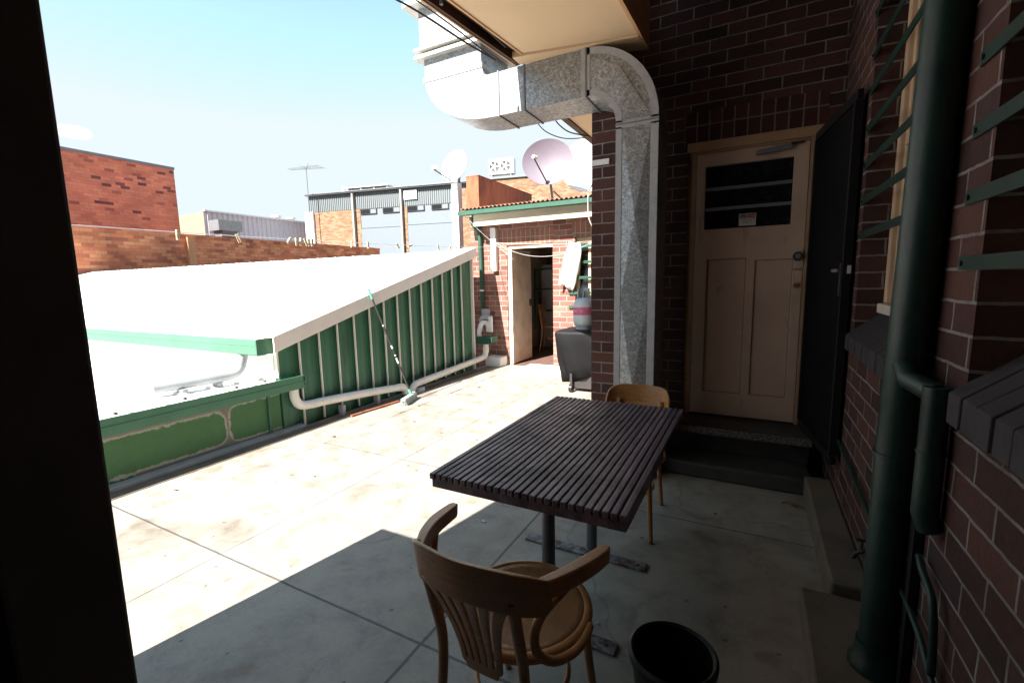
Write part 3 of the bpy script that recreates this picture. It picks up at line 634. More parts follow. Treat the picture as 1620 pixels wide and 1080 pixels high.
# elbow: centre (-1.10, 2.50); outer r .5/.535 , inner r .215
cx, cz = -1.10, 2.505
outer = [(cx + (XR - cx) * math.cos(t), cz + (zt - cz) * math.sin(t)) for t in [i * PI / 2 / 14 for i in range(15)]]
inner = [(cx + (XL - cx) * math.cos(t), cz + (zb - cz) * math.sin(t)) for t in [i * PI / 2 / 14 for i in range(15)]]
MB().prism(outer + inner[::-1], 'y', Y0, Y1).build('elbow', 'galv', du, smooth=30)
MB().prism([(XL, 0.0), (XR, 0.0), (XR, cz - 0.0), (XL, cz - 0.0)], 'y', Y0, Y1).build('drop_run', 'galv', du)
MB().box(-1.80, cx, Y0, Y1, zb, zt).build('level_run', 'galv', du)
def tape(poly_out, poly_in, y=Y0 - 0.003):
    pass
tp = MB()
for q in ((XL, XL + 0.042, 0, cz - 0.03), (XR - 0.05, XR, 0, cz - 0.03), (XL + 0.0, XR, cz - 0.04, cz + 0.012)): tp.box(q[0], q[1], Y0 - 0.005, Y0 - 0.001, q[2], q[3])
tp.box(cx - 0.035, cx + 0.028, Y0 - 0.005, Y0 - 0.001, zb, zt)
def band(pts_a, pts_b, yy=Y0 - 0.003, th=0.002):
    n = len(pts_a)
    for i in range(n - 1):
        tp.prism([pts_a[i], pts_a[i + 1], pts_b[i + 1], pts_b[i]], 'y', yy - th, yy + th)
sc_in = [(cx + (XR - cx - 0.05) * math.cos(t), cz + (zt - cz - 0.045) * math.sin(t)) for t in [i * PI / 2 / 14 for i in range(15)]]
sc_ou = [(cx + (XL - cx + 0.045) * math.cos(t), cz + (zb - cz + 0.04) * math.sin(t)) for t in [i * PI / 2 / 14 for i in range(15)]]
band(outer, sc_in); band(sc_ou, inner)
tp.build('tape', 'tape', du)
se = MB()
se.box(XL - 0.004, XR + 0.004, Y0 - 0.009, Y1 + 0.004, cz - 0.016, cz - 0.010)
for x in (-1.80, -1.58, cx): se.box(x - 0.006, x + 0.006, Y0 - 0.008, Y1 + 0.006, zb - 0.008, zt + 0.008)
se.build('seam', 'grey_metal', du)
# cross-break creases: raised shallow pyramids on the flat faces
cb = MB()
def crease(x0, x1, z0, z1, h=0.014):
    y = Y0 - 0.0008; cxx, czz = (x0 + x1) / 2, (z0 + z1) / 2
    a_, b2, c_, d_ = (x0, y, z0), (x1, y, z0), (x1, y, z1), (x0, y, z1); e = (cxx, y - h, czz)
    for t in ((a_, b2, e), (b2, c_, e), (c_, d_, e), (d_, a_, e)): cb.face(t)
crease(XL + 0.042, XR - 0.05, 1.30, cz - 0.04); crease(XL + 0.042, XR - 0.05, 0.05, 1.30); crease(-1.57, cx - 0.035, zb + 0.003, zt - 0.003, 0.01)
cb.build('cross_break', 'galv', du, weld=False)
eb = MB(); tip = V(-0.86, Y0 - 0.02, 2.86)
pts = [V(cx + 0.03, Y0 - 0.0012, zt - 0.05), V(XR - 0.052, Y0 - 0.0012, cz + 0.02), V(XL + 0.046, Y0 - 0.0012, cz + 0.02), V(cx + 0.03, Y0 - 0.0012, zb + 0.05)]
for i in range(4): eb.face((pts[i], pts[(i + 1) % 4], tip))
eb.build('elbow_crease', 'galv', du, weld=False)
# left elbow turning up into the wide riser
oc = [(-1.88 + (-2.50 + 1.88) * math.cos(t), 3.12 + (zb - 3.12) * math.sin(t)) for t in [i * PI / 2 / 14 for i in range(15)]]
MB().prism(oc + [(-1.80, zb), (-1.80, zt), (-1.90, zt), (-1.93, 3.05), (-1.95, 3.12)], 'y', Y0 - 0.001, Y1).build('riser_elbow', 'galv', du, smooth=30)
rs = MB(); rs.box(-2.50, -1.95, Y0 - 0.001, Y1 + 0.1, 3.12, 3.30); rs.build('riser_collar', 'galv', du)
MB().box(-2.515, -1.94, Y0 - 0.006, Y1 + 0.11, 3.10, 3.135).build('collar_seam', 'flange', du)
MB().box(-2.52, -1.93, Y0 - 0.02, Y1 + 0.12, 3.30, 3.32).build('flange', 'flange', du)
MB().box(-2.57, -1.88, Y0 - 0.05, Y1 + 0.15, 3.275, 3.30).build('flange', 'flange', du)
MB().box(-2.57, -1.88, Y0 - 0.05, Y1 + 0.15, 3.335, 3.355).build('flange', 'flange', du)
MB().box(-2.53, -1.92, Y0 - 0.012, Y1 + 0.11, 3.356, 3.665).build('riser', 'galv', du)
MB().box(-2.64, -1.85, Y0 - 0.09, Y1 + 0.2, 3.665, 3.71).build('riser_cap', 'flange', du, bevel=0.004)
MB().box(-2.55, -1.90, Y0 - 0.02, Y1 + 0.12, 3.711, 4.6).build('riser', 'galv', du)

# cables from the fascia
def wire(name, pts, r, m, label, cat, group=None, n=10):
    return tag(MB().tube(bez(pts, n), r, 6).build(name, m, smooth=180), label, cat, group)
wire('cable', [(-2.6, 0.6, 3.35), (-2.05, 1.8, 3.10), (-1.817, 2.25, 3.02), (-1.72, 2.68, 2.985), (-1.68, 3.0, 2.995)], 0.006, 'cable', 'thick black cable sagging to the eave fascia, lower of the pair', 'cable')
wire('cable', [(-2.0, 1.4, 3.16), (-1.80, 2.15, 3.06), (-1.73, 2.6, 3.03), (-1.69, 2.98, 3.0)], 0.0045, 'cable', 'thin black cable sagging to the eave fascia, upper of the pair', 'cable')
wire('cable', [(-1.50, 3.60, 2.76), (-1.46, 3.66, 2.70), (-1.40, 3.75, 2.66), (-1.28, 3.9, 2.65)], 0.005, 'cable', 'black cable loop hanging under the duct near the brick corner', 'cable')
wire('cable', [(-1.64, 3.59, 2.74), (-1.58, 3.66, 2.67), (-1.48, 3.8, 2.64), (-1.34, 3.95, 2.66)], 0.004, 'cable', 'blue-grey thin wire loop drooping below the duct', 'cable')
tag(MB().box(-1.16, -1.03, 3.585, 3.598, 2.33, 2.37).build('wall_bracket', 'white_paint'), 'small white metal bracket screwed to the brick corner beside the duct', 'bracket')

# ------------------------------------------------------------ table
tb = thing('slatted_table', 'dark weathered timber slatted table in the shade on two grey posts', 'table', (-0.675, 1.92, 0))
n = 27; x0, x1 = -1.05, -0.302
for i in range(n):
    a_ = x0 + i * (x1 - x0) / n
    zj = random.uniform(-0.0012, 0.0012)
    MB().box(a_, a_ + 0.0222, 1.29 + random.uniform(-0.002, 0.002), 2.55, 0.718 + zj, 0.741 + zj).build('slat', 'slat', tb, bevel=0.0035)
for (a_, b_, c_, d_) in ((x0 + 0.004, x1 - 0.008, 1.298, 1.322), (x0 + 0.004, x1 - 0.008, 2.515, 2.54), (x0 + 0.004, x1 - 0.008, 1.90, 1.945)):
    MB().box(a_, b_, c_, d_, 0.683, 0.717).build('rail', 'slat', tb, bevel=0.003)
for xx in (x0 + 0.005, x1 - 0.03): MB().box(xx, xx + 0.022, 1.323, 1.899, 0.684, 0.7165).build('rail', 'slat', tb)
for yy in (1.60, 2.17):
    MB().tube([(-0.70, yy, 0.012), (-0.70, yy, 0.04), (-0.70, yy, 0.0401), (-0.70, yy, 0.67)], [0.036, 0.034, 0.0275, 0.0275], 24).build('post', 'steel_post', tb, smooth=40)
    MB().box(-0.98, -0.38, yy - 0.03, yy + 0.03, 0.67, 0.6825).build('top_bracket', 'steel_post', tb)
    fp = MB(); fp.box(-1.08 if yy > 2 else -1.06, -0.415, yy - 0.033, yy + 0.033, 0.002, 0.012); fp.build('foot_plate', 'rusty_plate', tb, bevel=0.003)
    MB().tube([(-0.455, yy, 0.012), (-0.455, yy, 0.0135)], 0.009, 14).build('bolt_hole', 'black_paint', tb)

# ------------------------------------------------------------ chairs
def make_chair(label, arms):
    r = thing('bentwood_armchair' if arms else 'bentwood_chair', label, 'chair', (0, 0, 0))
    ring = [(0.198 * math.cos(t), 0.205 * math.sin(t) * (1.0 if math.sin(t) > 0 else 0.97), 0.447) for t in [2 * PI * k / 48 for k in range(48)]]
    prof = [(0.016 * math.cos(2 * PI * k / 12), 0.017 * math.sin(2 * PI * k / 12)) for k in range(12)]
    MB().sweep(ring, prof, True, up=(0, 0, 1)).build('seat_ring', 'chair_wood', r, smooth=180)
    sm = MB(); R = []
    for rr, z in ((0.0001, 0.452), (0.06, 0.4525), (0.12, 0.455), (0.165, 0.459), (0.184, 0.4625), (0.190, 0.455)):
        R.append([(rr * 1.0 * math.cos(2 * PI * k / 48), rr * 1.035 * math.sin(2 * PI * k / 48), z) for k in range(48)])
    R.append([(0.188 * math.cos(2 * PI * k / 48), 0.194 * math.sin(2 * PI * k / 48), 0.44) for k in range(48)])
    R.append([(0.0001 * math.cos(2 * PI * k / 48), 0.0001 * math.sin(2 * PI * k / 48), 0.44) for k in range(48)])
    sm.rings(R, cap=False); sm.build('seat', 'seat_wood', r, smooth=180)
    for s_ in (-1, 1):
        MB().tube(bez([(s_ * 0.145, 0.135, 0.438), (s_ * 0.158, 0.155, 0.22), (s_ * 0.175, 0.19, 0.0)], 6), 0.0165, 14, r2=0.0115).build('leg', 'chair_wood', r, smooth=180)
        MB().tube(bez([(s_ * 0.15, -0.285, 0.0), (s_ * 0.137, -0.245, 0.25), (s_ * 0.130, -0.232, 0.45), (s_ * 0.130, -0.262, 0.60), (s_ * 0.132, -0.288, 0.71)], 6), 0.0125, 14, r2=0.0165).build('leg', 'chair_wood', r, smooth=180)
    # lower ring stretcher
    st_ = [(0.142 * math.cos(t), -0.01 + 0.15 * math.sin(t), 0.24) for t in [2 * PI * k / 40 for k in range(40)]]
    MB().tube(st_, 0.009, 10, True).build('stretcher_ring', 'chair_wood', r, smooth=180)
    # curved top band
    plan = bez([(-0.188, -0.235, 0), (-0.172, -0.268, 0), (-0.125, -0.297, 0), (0, -0.318, 0), (0.125, -0.297, 0), (0.187, -0.262, 0), (0.203, -0.225, 0)], 6)
    nn = len(plan); bandm = MB(); R = []
    for i, p in enumerate(plan):
        u = abs(i / (nn - 1) * 2 - 1)
        zt_ = 0.795 - 0.055 * u ** 2.2 if arms else 0.805 - 0.10 * u ** 3.0
        zb_ = (0.665 if arms else 0.62) + 0.012 * math.cos(u * PI) + 0.02 * u ** 3
        t = (plan[min(i + 1, nn - 1)] - plan[max(i - 1, 0)]).normalized(); nrm_ = V(t.y, -t.x, 0)
        h = 0.0065
        lean = lambda z: V(0, -(z - 0.70) * 0.16, 0)
        R.append([p + nrm_ * h + V(0, 0, zb_) + lean(zb_), p + nrm_ * h + V(0, 0, (zt_ + zb_) / 2) + lean((zt_ + zb_) / 2), p + nrm_ * h + V(0, 0, zt_) + lean(zt_),
                  p - nrm_ * h + V(0, 0, zt_) + lean(zt_), p - nrm_ * h + V(0, 0, (zt_ + zb_) / 2) + lean((zt_ + zb_) / 2), p - nrm_ * h + V(0, 0, zb_) + lean(zb_)])
    bandm.rings(R); bandm.build('back_band', 'chair_wood', r, smooth=50, bevel=0.003)
    # slotted splat
    sp_ = MB(); NU = 6
    edges = []
    for k in range(NU):
        a1 = -1 + 2 * k / NU + (0.045 if k else 0); a2 = -1 + 2 * (k + 1) / NU - (0.045 if k < NU - 1 else 0)
        edges += [a1, a2]
    vs = [0.0, 0.04, 0.08, 0.13, 0.2, 0.3, 0.4, 0.5, 0.6, 0.7, 0.8, 0.88, 0.93, 1.0]
    def P(u, v):
        hw = 0.062 + 0.020 * v + 0.052 * v ** 3.2
        if v < 0.05: hw *= 0.80
        x = u * hw; y = -0.228 - 0.085 * v ** 1.4 + 0.9 * x * x
        return V(x, y, 0.405 + 0.285 * v)
    grid = {}
    for i, u in enumerate(edges):
        for j, v in enumerate(vs): grid[i, j] = sp_.bm.verts.new(P(u, v))
    for i in range(len(edges) - 1):
        for j in range(len(vs) - 1):
            slot = (i % 2 == 1) and 0.12 < (vs[j] + vs[j + 1]) / 2 < 0.94
            if not slot: sp_.bm.faces.new((grid[i, j], grid[i + 1, j], grid[i + 1, j + 1], grid[i, j + 1]))
    sp_.build('splat', 'chair_wood', r, smooth=60, solid=0.009, bevel=0.0015)
    if arms:
        for s_ in (-1, 1):
            pts = bez([(s_ * 0.172, -0.262, 0.722), (s_ * 0.205, -0.205, 0.722), (s_ * 0.235, -0.125, 0.716), (s_ * 0.252, -0.05, 0.706), (s_ * 0.262, 0.015, 0.698)], 6)
            m_ = len(pts)
            q = []
            for i in range(m_):
                f_ = i / (m_ - 1); q.append((0.75 + 0.45 * math.sin(f_ * PI * 0.8) if f_ < 0.93 else 0.8, 1.0 - 0.15 * f_))
            MB().sweep(pts, [(-0.0155, -0.026), (0.0155, -0.026), (0.0155, 0.024), (-0.0155, 0.024)], up=(0, 0, 1), scales=q).build('arm', 'chair_wood', r, smooth=40, bevel=0.006, bseg=3)
            lp_ = bez([(s_ * 0.226, -0.135, 0.700), (s_ * 0.200, -0.175, 0.670), (s_ * 0.168, -0.205, 0.625), (s_ * 0.152, -0.215, 0.570), (s_ * 0.158, -0.208, 0.515), (s_ * 0.185, -0.170, 0.476), (s_ * 0.210, -0.105, 0.459), (s_ * 0.218, -0.04, 0.452), (s_ * 0.211, 0.02, 0.448)], 7)
            MB().tube(lp_, 0.0125, 12).build('arm_loop', 'chair_wood', r, smooth=180)
    return r
ch = make_chair('brown bentwood armchair with slotted back in the foreground, back to the camera', True)
ch.location = (-0.592, 1.15, 0); ch.rotation_euler.z = math.radians(-2)
ch2 = make_chair('lighter bentwood chair behind the far end of the slatted table', False)
ch2.location = (-0.615, 2.60, 0); ch2.rotation_euler.z = math.radians(180); ch2.scale = (1, 1, 0.955)

# ------------------------------------------------------------ bucket, litter
bk = thing('bucket', 'round black plastic bucket standing open on the shaded concrete', 'bucket', (-0.175, 1.36, 0))
MB().lathe([(0.09, 0.005), (0.095, 0.0), (0.125, 0.26), (0.133, 0.262), (0.135, 0.285), (0.126, 0.292), (0.117, 0.285), (0.116, 0.255), (0.088, 0.012), (0.0001, 0.010)], (-0.175, 1.36, 0), 40).build('bucket_wall', 'bucket', bk, smooth=40)
MB().lathe([(0.0001, 0.0), (0.09, 0.0), (0.095, 0.012), (0.0001, 0.02)], (-0.175, 1.36, 0.013), 24).build('bucket_contents', 'leaf', bk)
def scrap(x, y, s, m, label, nm='paper_scrap', cat='litter'):
    b = MB(); pts = []
    for k in range(7):
        a_ = 2 * PI * k / 7; q = s * random.uniform(0.5, 1.1)
        pts.append(V(x + q * math.cos(a_), y + q * 0.7 * math.sin(a_), 0.002 + random.uniform(0, s * 0.5)))
    b.rings([pts, [p + V(0, 0, 0.0015) for p in pts]])
    return tag(b.build(nm, m), label, cat)
scrap(-0.526, 1.711, 0.014, 'paper', 'small crumpled white paper scrap beside the armchair seat')
scrap(-1.393, 2.203, 0.017, 'paper', 'white paper scrap on the concrete under the table end near the sunlight')
scrap(-1.47, 2.11, 0.008, 'paper', 'tiny white flake on the concrete just left of the larger paper scrap')
scrap(0.29, 3.60, 0.008, 'paper', 'tiny white fleck on the dark door step')
for (lx, ly, ls) in ((-3.62, 1.6, 0.02), (-3.5, 2.9, 0.024), (-2.9, 2.2, 0.014), (-3.1, 3.6, 0.02), (-2.2, 3.4, 0.015), (-2.6, 4.6, 0.02), (-3.3, 5.2, 0.025), (-1.9, 5.0, 0.018), (-2.75, 3.05, 0.012), (-3.45, 4.1, 0.02)):
    lf_ = scrap(lx, ly, ls, 'leaf', 'small dry leaf lying on the sunlit concrete', 'dry_leaf', 'leaf'); lf_['group'] = 'dry leaves on the sunlit concrete'
for (lx, ly, ls) in ((-0.15, 2.9, 0.012), (0.12, 2.4, 0.010), (-0.05, 2.05, 0.008), (-0.95, 1.75, 0.008), (-1.2, 1.55, 0.009)):
    lf_ = scrap(lx, ly, ls, 'leaf', 'tiny crumb of dry leaf on the shaded concrete', 'dry_leaf', 'leaf'); lf_['group'] = 'leaf crumbs on the shaded concrete'
lf = scrap(0.285, 3.20, 0.03, 'leaf', 'dry brown leaf lying on the floor beside the plinth', 'dry_leaf', 'leaf')
tag(MB().tube(bez([(0.22, 3.235, 0.005), (0.27, 3.24, 0.015), (0.34, 3.20, 0.01)], 5), 0.004, 6).build('twig', 'leaf'), 'thin dry twig lying across the brown leaf near the plinth', 'twig')

# ------------------------------------------------------------ green downpipe + small pipes
gp = thing('green_downpipe', 'fat dark green downpipe running full height up the brick wall', 'pipe', (0.428, 1.82, 0.1))
PX, PY = 0.428, 1.82
MB().tube([(PX, PY, 0.101), (PX, PY, 0.86), (PX + 0.007, PY - 0.028, 1.55), (PX + 0.012, PY - 0.055, 2.25), (PX + 0.012, PY - 0.06, 4.58)], 0.053, 36).build('pipe', 'green_pipe', gp, smooth=60)
MB().tube([(PX, PY, 0.101), (PX, PY, 0.125), (PX, PY, 0.14), (PX, PY, 0.20)], [0.078, 0.078, 0.064, 0.0605], 36).build('foot_collar', 'green_pipe', gp, smooth=50)
MB().tube([(PX, PY, 0.862), (PX, PY, 0.875)], 0.0585, 36).build('joint_ring', 'green_pipe', gp, smooth=50)
e1 = thing('green_branch_pipe', 'short green pipe elbowing out of the fat downpipe and down the wall', 'pipe', (0.45, 1.64, 0.9))
MB().tube([(PX - 0.01, PY - 0.045, 1.165), (0.415, 1.69, 1.14), (0.452, 1.60, 1.12)], 0.029, 24).build('arm', 'green_pipe', e1, smooth=60)
MB().tube([(0.452, 1.598, 1.143), (0.452, 1.598, 0.96), (0.452, 1.598, 0.78), (0.468, 1.60, 0.735)], 0.031, 24).build('drop', 'green_pipe', e1, smooth=60)
MB().tube([(0.452, 1.598, 0.955), (0.452, 1.598, 0.963)], 0.0335, 24).build('joint_ring', 'green_pipe', e1, smooth=60)
wp = thing('water_pipe', 'thin dark green water pipe running low along the brick wall behind the downpipe', 'pipe', (0.47, 2.3, 0.3))
MB().tube(bez([(0.468, 3.1, 0.50), (0.468, 2.4, 0.46), (0.468, 2.0, 0.44), (0.466, 1.62, 0.42), (0.466, 1.45, 0.36), (0.466, 1.2, 0.30), (0.466, 0.9, 0.27)], 6), 0.009, 10).build('long_run', 'green_pipe', wp, smooth=180)
MB().tube(bez([(0.468, 1.66, 0.62), (0.462, 1.6, 0.605), (0.462, 1.52, 0.58), (0.464, 1.49, 0.5), (0.466, 1.48, 0.38)], 6), 0.010, 10).build('bend', 'green_pipe', wp, smooth=180)
MB().beam((0.474, 1.72, 0.102), (0.474, 1.72, 0.72), 0.03, 0.02, up=(1, 0, 0)).build('pipe_cover', 'black_frame', wp)
tpn = thing('garden_tap', 'small dark tap on the brick wall left of the fat green pipe', 'tap', (0.45, 2.16, 0.36))
MB().tube([(0.488, 2.13, 0.36), (0.44, 2.13, 0.36), (0.41, 2.13, 0.345), (0.40, 2.13, 0.32)], 0.008, 10).build('spout', 'dark_metal', tpn, smooth=180)
MB().tube([(0.425, 2.13, 0.365), (0.425, 2.13, 0.40)], 0.005, 10).build('spindle', 'dark_metal', tpn)
MB().beam((0.405, 2.13, 0.402), (0.445, 2.13, 0.402), 0.012, 0.008).build('tap_handle', 'dark_metal', tpn)

# ------------------------------------------------------------ parapet on the left
pw = thing('parapet', 'low rendered parapet with patchy green paint and a green gutter capping', 'parapet', (-4.15, 1.5, 0))
MB().box(-4.26, -4.10, -4.0, 2.79, -0.3, 0.47).build('wall', 'parapet', pw)
g = MB(); g.prism([(-4.24, 0.42), (-3.985, 0.42), (-3.985, 0.475), (-3.978, 0.48), (-3.978, 0.488), (-3.985, 0.493), (-3.985, 0.548), (-4.0, 0.548), (-4.0, 0.45), (-4.24, 0.45)], 'y', -4.0, 3.0)
g.build('gutter', 'green_gutter', pw)
MB().box(-4.099, -3.985, 2.988, 3.0, 0.451, 0.54).build('gutter_end', 'green_gutter', pw)
MB().box(-4.099, -4.0, -4.0, 3.0, 0.0, 0.035).build('base_fillet', 'pvc_grey', pw, bevel=0.004)
for yy in (2.66,):
    MB().box(-4.098, -4.075, yy - 0.012, yy + 0.012, 0.03, 0.42).build('batten', 'green_sheet', pw)
for k, yy in enumerate((1.47, 1.93, 2.35, 2.62)):
    MB().lathe([(0.0001, 0.02), (0.012, 0.018), (0.02, 0.0)], (-4.05, yy, 0.549), 14).build('gutter_clip', 'dark_metal', pw, smooth=60)
tag(MB().box(-3.999, -3.865, -4, 6.75, 0.0, 0.006).build('drain_shade_strip', 'concrete_step'), 'narrow dark strip of drain concrete and painted shadow band at the foot of the parapet', 'drain')  # drain concrete, its dark tone doubling as the parapet's shadow band

# lower white roof between parapet and low shed wall
lr = MB(); prof = []
def lzr(x): return 0.50 + (-4.2 - x) * 0.02
y = -4.0
poly = []
while y < 2.79:
    poly += [(y, 0.0), (y + 0.20, 0.0), (y + 0.21, 0.018), (y + 0.235, 0.018)]; y += 0.245
poly = [p for p in poly if p[0] < 2.79] + [(2.79, 0.0)]
lr.rings([[V(-4.16, p[0], lzr(-4.16) + p[1]) for p in poly] + [V(-4.16, 2.79, 0.38), V(-4.16, -4, 0.38)], [V(-17.88, p[0], lzr(-17.88) + p[1]) for p in poly] + [V(-17.88, 2.79, 0.38), V(-17.88, -4, 0.38)]])
tag(lr.build('lower_roof', 'white_roof'), 'bright white ribbed metal roof just beyond the green parapet', 'roof')

# ------------------------------------------------------------ lean-to shed
sh = thing('lean_to', 'lean-to with green ribbed side wall and glaring white sloping roof', 'shed', (-6.5, 4.6, -1))
def zr(y): return 0.955 + 0.283 * (y - 2.80)
prof = []; y = 3.02
pts = [(2.78, -4.11)]
k = 0
while 2.80 + 0.247 * k < 6.2:
    yy = 2.80 + 0.247 * k
    pts += [(yy, -4.12), (yy + 0.004, -4.085), (yy + 0.055, -4.085), (yy + 0.060, -4.088), (yy + 0.066, -4.085), (yy + 0.125, -4.085), (yy + 0.150, -4.12), (yy + 0.19, -4.12), (yy + 0.196, -4.117), (yy + 0.202, -4.12)]; k += 1
pts = [p for p in pts[1:] if p[0] < 6.3] + [(6.33, -4.12)]
cw = MB()
bot = [V(p[1], p[0], -0.02) for p in pts]; top = [V(p[1], p[0], zr(p[0]) - 0.06) for p in pts]
for i in range(len(pts) - 1): cw.face((bot[i], bot[i + 1], top[i + 1], top[i]))
cw.build('ribbed_wall', 'green_sheet', sh, solid=None)
for k_ in range(13):
    yy = 3.027 + 0.247 * k_
    MB().box(-4.086, -4.066, yy, yy + 0.013, 0.02, zr(yy) - 0.07).build('joint_strip', 'verge', sh)
MB().box(-4.16, -4.125, 2.831, 6.33, -0.5, 0.90).build('wall_core', 'green_sheet', sh)
MB().prism([(2.9, 0.90), (6.33, 0.90), (6.33, zr(6.33) - 0.08)], 'x', -4.16, -4.125).build('wall_core', 'green_sheet', sh)
MB().box(-4.12, -4.075, 6.331, 6.36, -0.02, zr(6.33) - 0.06).build('corner_trim', 'verge', sh)
MB().box(-4.13, -4.085, 2.785, 2.803, 0.55, 0.90).build('corner_trim', 'verge', sh)
MB().box(-17.9, -4.161, 2.80, 2.83, -1, 0.90).build('front_wall', 'white_paint', sh)
MB().box(-17.9, -4.161, 6.30, 6.33, -1, zr(6.3) - 0.08).build('rear_wall', 'white_paint', sh)
rf = MB(); x = -17.9; prx = []
while x < -4.14:
    prx += [(x, 0.0), (x + 0.20, 0.0), (x + 0.212, 0.009), (x + 0.235, 0.009)]; x += 0.247
prx = [p for p in prx if p[0] < -4.13] + [(-4.125, 0.0)]
ring1 = [V(p[0], 2.72, zr(2.72) + p[1]) for p in prx] + [V(-4.125, 2.72, zr(2.72) - 0.03), V(-17.9, 2.72, zr(2.72) - 0.03)]
ring2 = [V(p[0], 6.40, zr(6.40) + p[1]) for p in prx] + [V(-4.125, 6.40, zr(6.40) - 0.03), V(-17.9, 6.40, zr(6.40) - 0.03)]
rf.rings([ring1, ring2]); rf.build('roof', 'white_roof', sh)
lap = MB()
for yy in (3.9, 5.2):
    lap.obox((-11.0, yy, zr(yy) + 0.004), (6.85, 0, 0), (0, 0.008, 0.0023), (0, 0, 0.004))
lap.build('lap_joint', 'pvc_grey', sh)
vg = MB()
def vq(y): return [V(-4.30, y, zr(y) + 0.028), V(-4.045, y, zr(y) + 0.030), V(-4.040, y, zr(y) + 0.026), V(-4.040, y, zr(y) - 0.125), V(-4.055, y, zr(y) - 0.135), V(-4.055, y, zr(y) + 0.018), V(-4.30, y, zr(y) + 0.020)]
vg.rings([vq(2.74), vq(6.42)]); vg.build('verge_flashing', 'verge', sh)
gt = MB(); gt.prism([(2.60, 0.80), (2.73, 0.80), (2.73, 0.82), (2.612, 0.82), (2.612, 0.95), (2.60, 0.955), (2.592, 0.945), (2.592, 0.89), (2.598, 0.882), (2.592, 0.875), (2.592, 0.81)], 'x', -17.9, -4.10)
gt.build('gutter', 'green_gutter', sh)
MB().box(-4.099, -4.09, 2.594, 2.80, 0.80, 0.955).build('gutter_end', 'green_gutter', sh)
# white pipe lying on the lower roof, from the shed gutter
pr_ = thing('roof_pipe', 'white plastic pipe lying on the lower white roof under the shed gutter', 'pipe', (-4.5, 2.4, 0.55))
MB().tube(bez([(-4.42, 2.66, 0.80), (-4.42, 2.64, 0.73), (-4.42, 2.60, 0.64), (-4.44, 2.5, 0.605), (-4.47, 2.3, 0.60), (-4.55, 1.93, 0.595)], 6), 0.052, 18).build('pipe', 'pvc_grey', pr_, smooth=50)
for yy in (2.42, 2.12): MB().box(-4.52, -4.42, yy - 0.025, yy + 0.025, 0.515, 0.555).build('support', 'pvc_grey', pr_)
# PVC pipes along the foot of the ribbed wall
p1 = thing('white_drain_pipe', 'white plastic drain pipe dropping from the parapet gutter and running right', 'pipe', (-3.98, 3.5, 0.2))
MB().tube(bez([(-4.03, 2.90, 0.43), (-4.03, 2.905, 0.33), (-4.025, 2.95, 0.25), (-4.015, 3.06, 0.225), (-4.0, 3.3, 0.215), (-3.97, 3.9, 0.17), (-3.945, 4.30, 0.135)], 7), 0.045, 20).build('pipe', 'pvc', p1, smooth=60)
MB().tube(bez([(-3.945, 4.30, 0.135), (-3.94, 4.38, 0.125), (-3.935, 4.43, 0.08), (-3.935, 4.44, 0.03)], 6), 0.049, 20).build('elbow', 'pvc', p1, smooth=60)
for yy in (3.45, 3.98): MB().box(-4.03, -3.96, yy - 0.02, yy + 0.02, 0.01, 0.12).build('support_block', 'pvc_grey', p1)
p2 = thing('white_drain_pipe', 'white plastic drain pipe sloping down from the green rain box by the outbuilding', 'pipe', (-3.98, 5.5, 0.2))
MB().tube(bez([(-3.97, 6.52, 0.42), (-3.97, 6.51, 0.26), (-3.97, 6.44, 0.19), (-3.965, 6.2, 0.175), (-3.955, 5.4, 0.14), (-3.945, 4.75, 0.115), (-3.94, 4.62, 0.10), (-3.935, 4.56, 0.05), (-3.935, 4.55, 0.01)], 7), 0.045, 20).build('pipe', 'pvc', p2, smooth=60)
MB().tube([(-3.956, 5.36, 0.139), (-3.955, 5.40, 0.141)], 0.05, 20).build('coupling', 'pvc', p2, smooth=60)
MB().tube([(-3.97, 6.515, 0.26), (-3.97, 6.52, 0.36)], 0.051, 20).build('coupling', 'pvc', p2, smooth=60)
dr = tag(MB().box(-4.0, -3.90, 4.46, 4.68, 0.007, 0.03).box(-3.9, -3.85, 4.60, 4.72, 0.0, 0.06).build('drain_block', 'pvc_grey'), 'small broken concrete block at the drain between the two white pipes', 'drain')
tag(MB().beam((-3.86, 3.45, 0.012), (-3.80, 4.15, 0.012), 0.03, 0.016).build('timber_offcut', 'rust'), 'thin orange-brown timber batten lying on the floor beside the white pipe', 'timber')
# green rain box and grey fittings in the gap
rb = thing('rain_box', 'green metal rain box with grey pipes in the gap beside the outbuilding', 'rain box', (-4.0, 6.55, 0.4))
MB().prism([(-4.16, 0.53), (-4.12, 0.41), (-3.88, 0.41), (-3.80, 0.44), (-3.79, 0.53)], 'y', 6.42, 6.62).build('box', 'green_out', rb)
MB().tube(bez([(-4.08, 6.5, 0.52), (-4.08, 6.5, 0.62), (-4.06, 6.56, 0.74), (-4.0, 6.62, 0.74), (-3.98, 6.63, 0.66), (-3.98, 6.63, 0.6)], 6), 0.04, 16).build('white_elbow', 'white_paint', rb, smooth=60)
MB().tube(bez([(-4.12, 6.64, 0.60), (-4.12, 6.64, 0.80), (-4.06, 6.68, 0.84), (-3.95, 6.7, 0.83)], 6), 0.04, 16).build('grey_elbow', 'pvc_grey', rb, smooth=60)
MB().box(-4.15, -3.99, 6.70, 6.72, 0.72, 0.98).build('back_sheet', 'pvc_grey', rb)
MB().box(-3.93, -3.87, 6.56, 6.60, 0.60, 0.86).build('white_block', 'white_paint', rb)
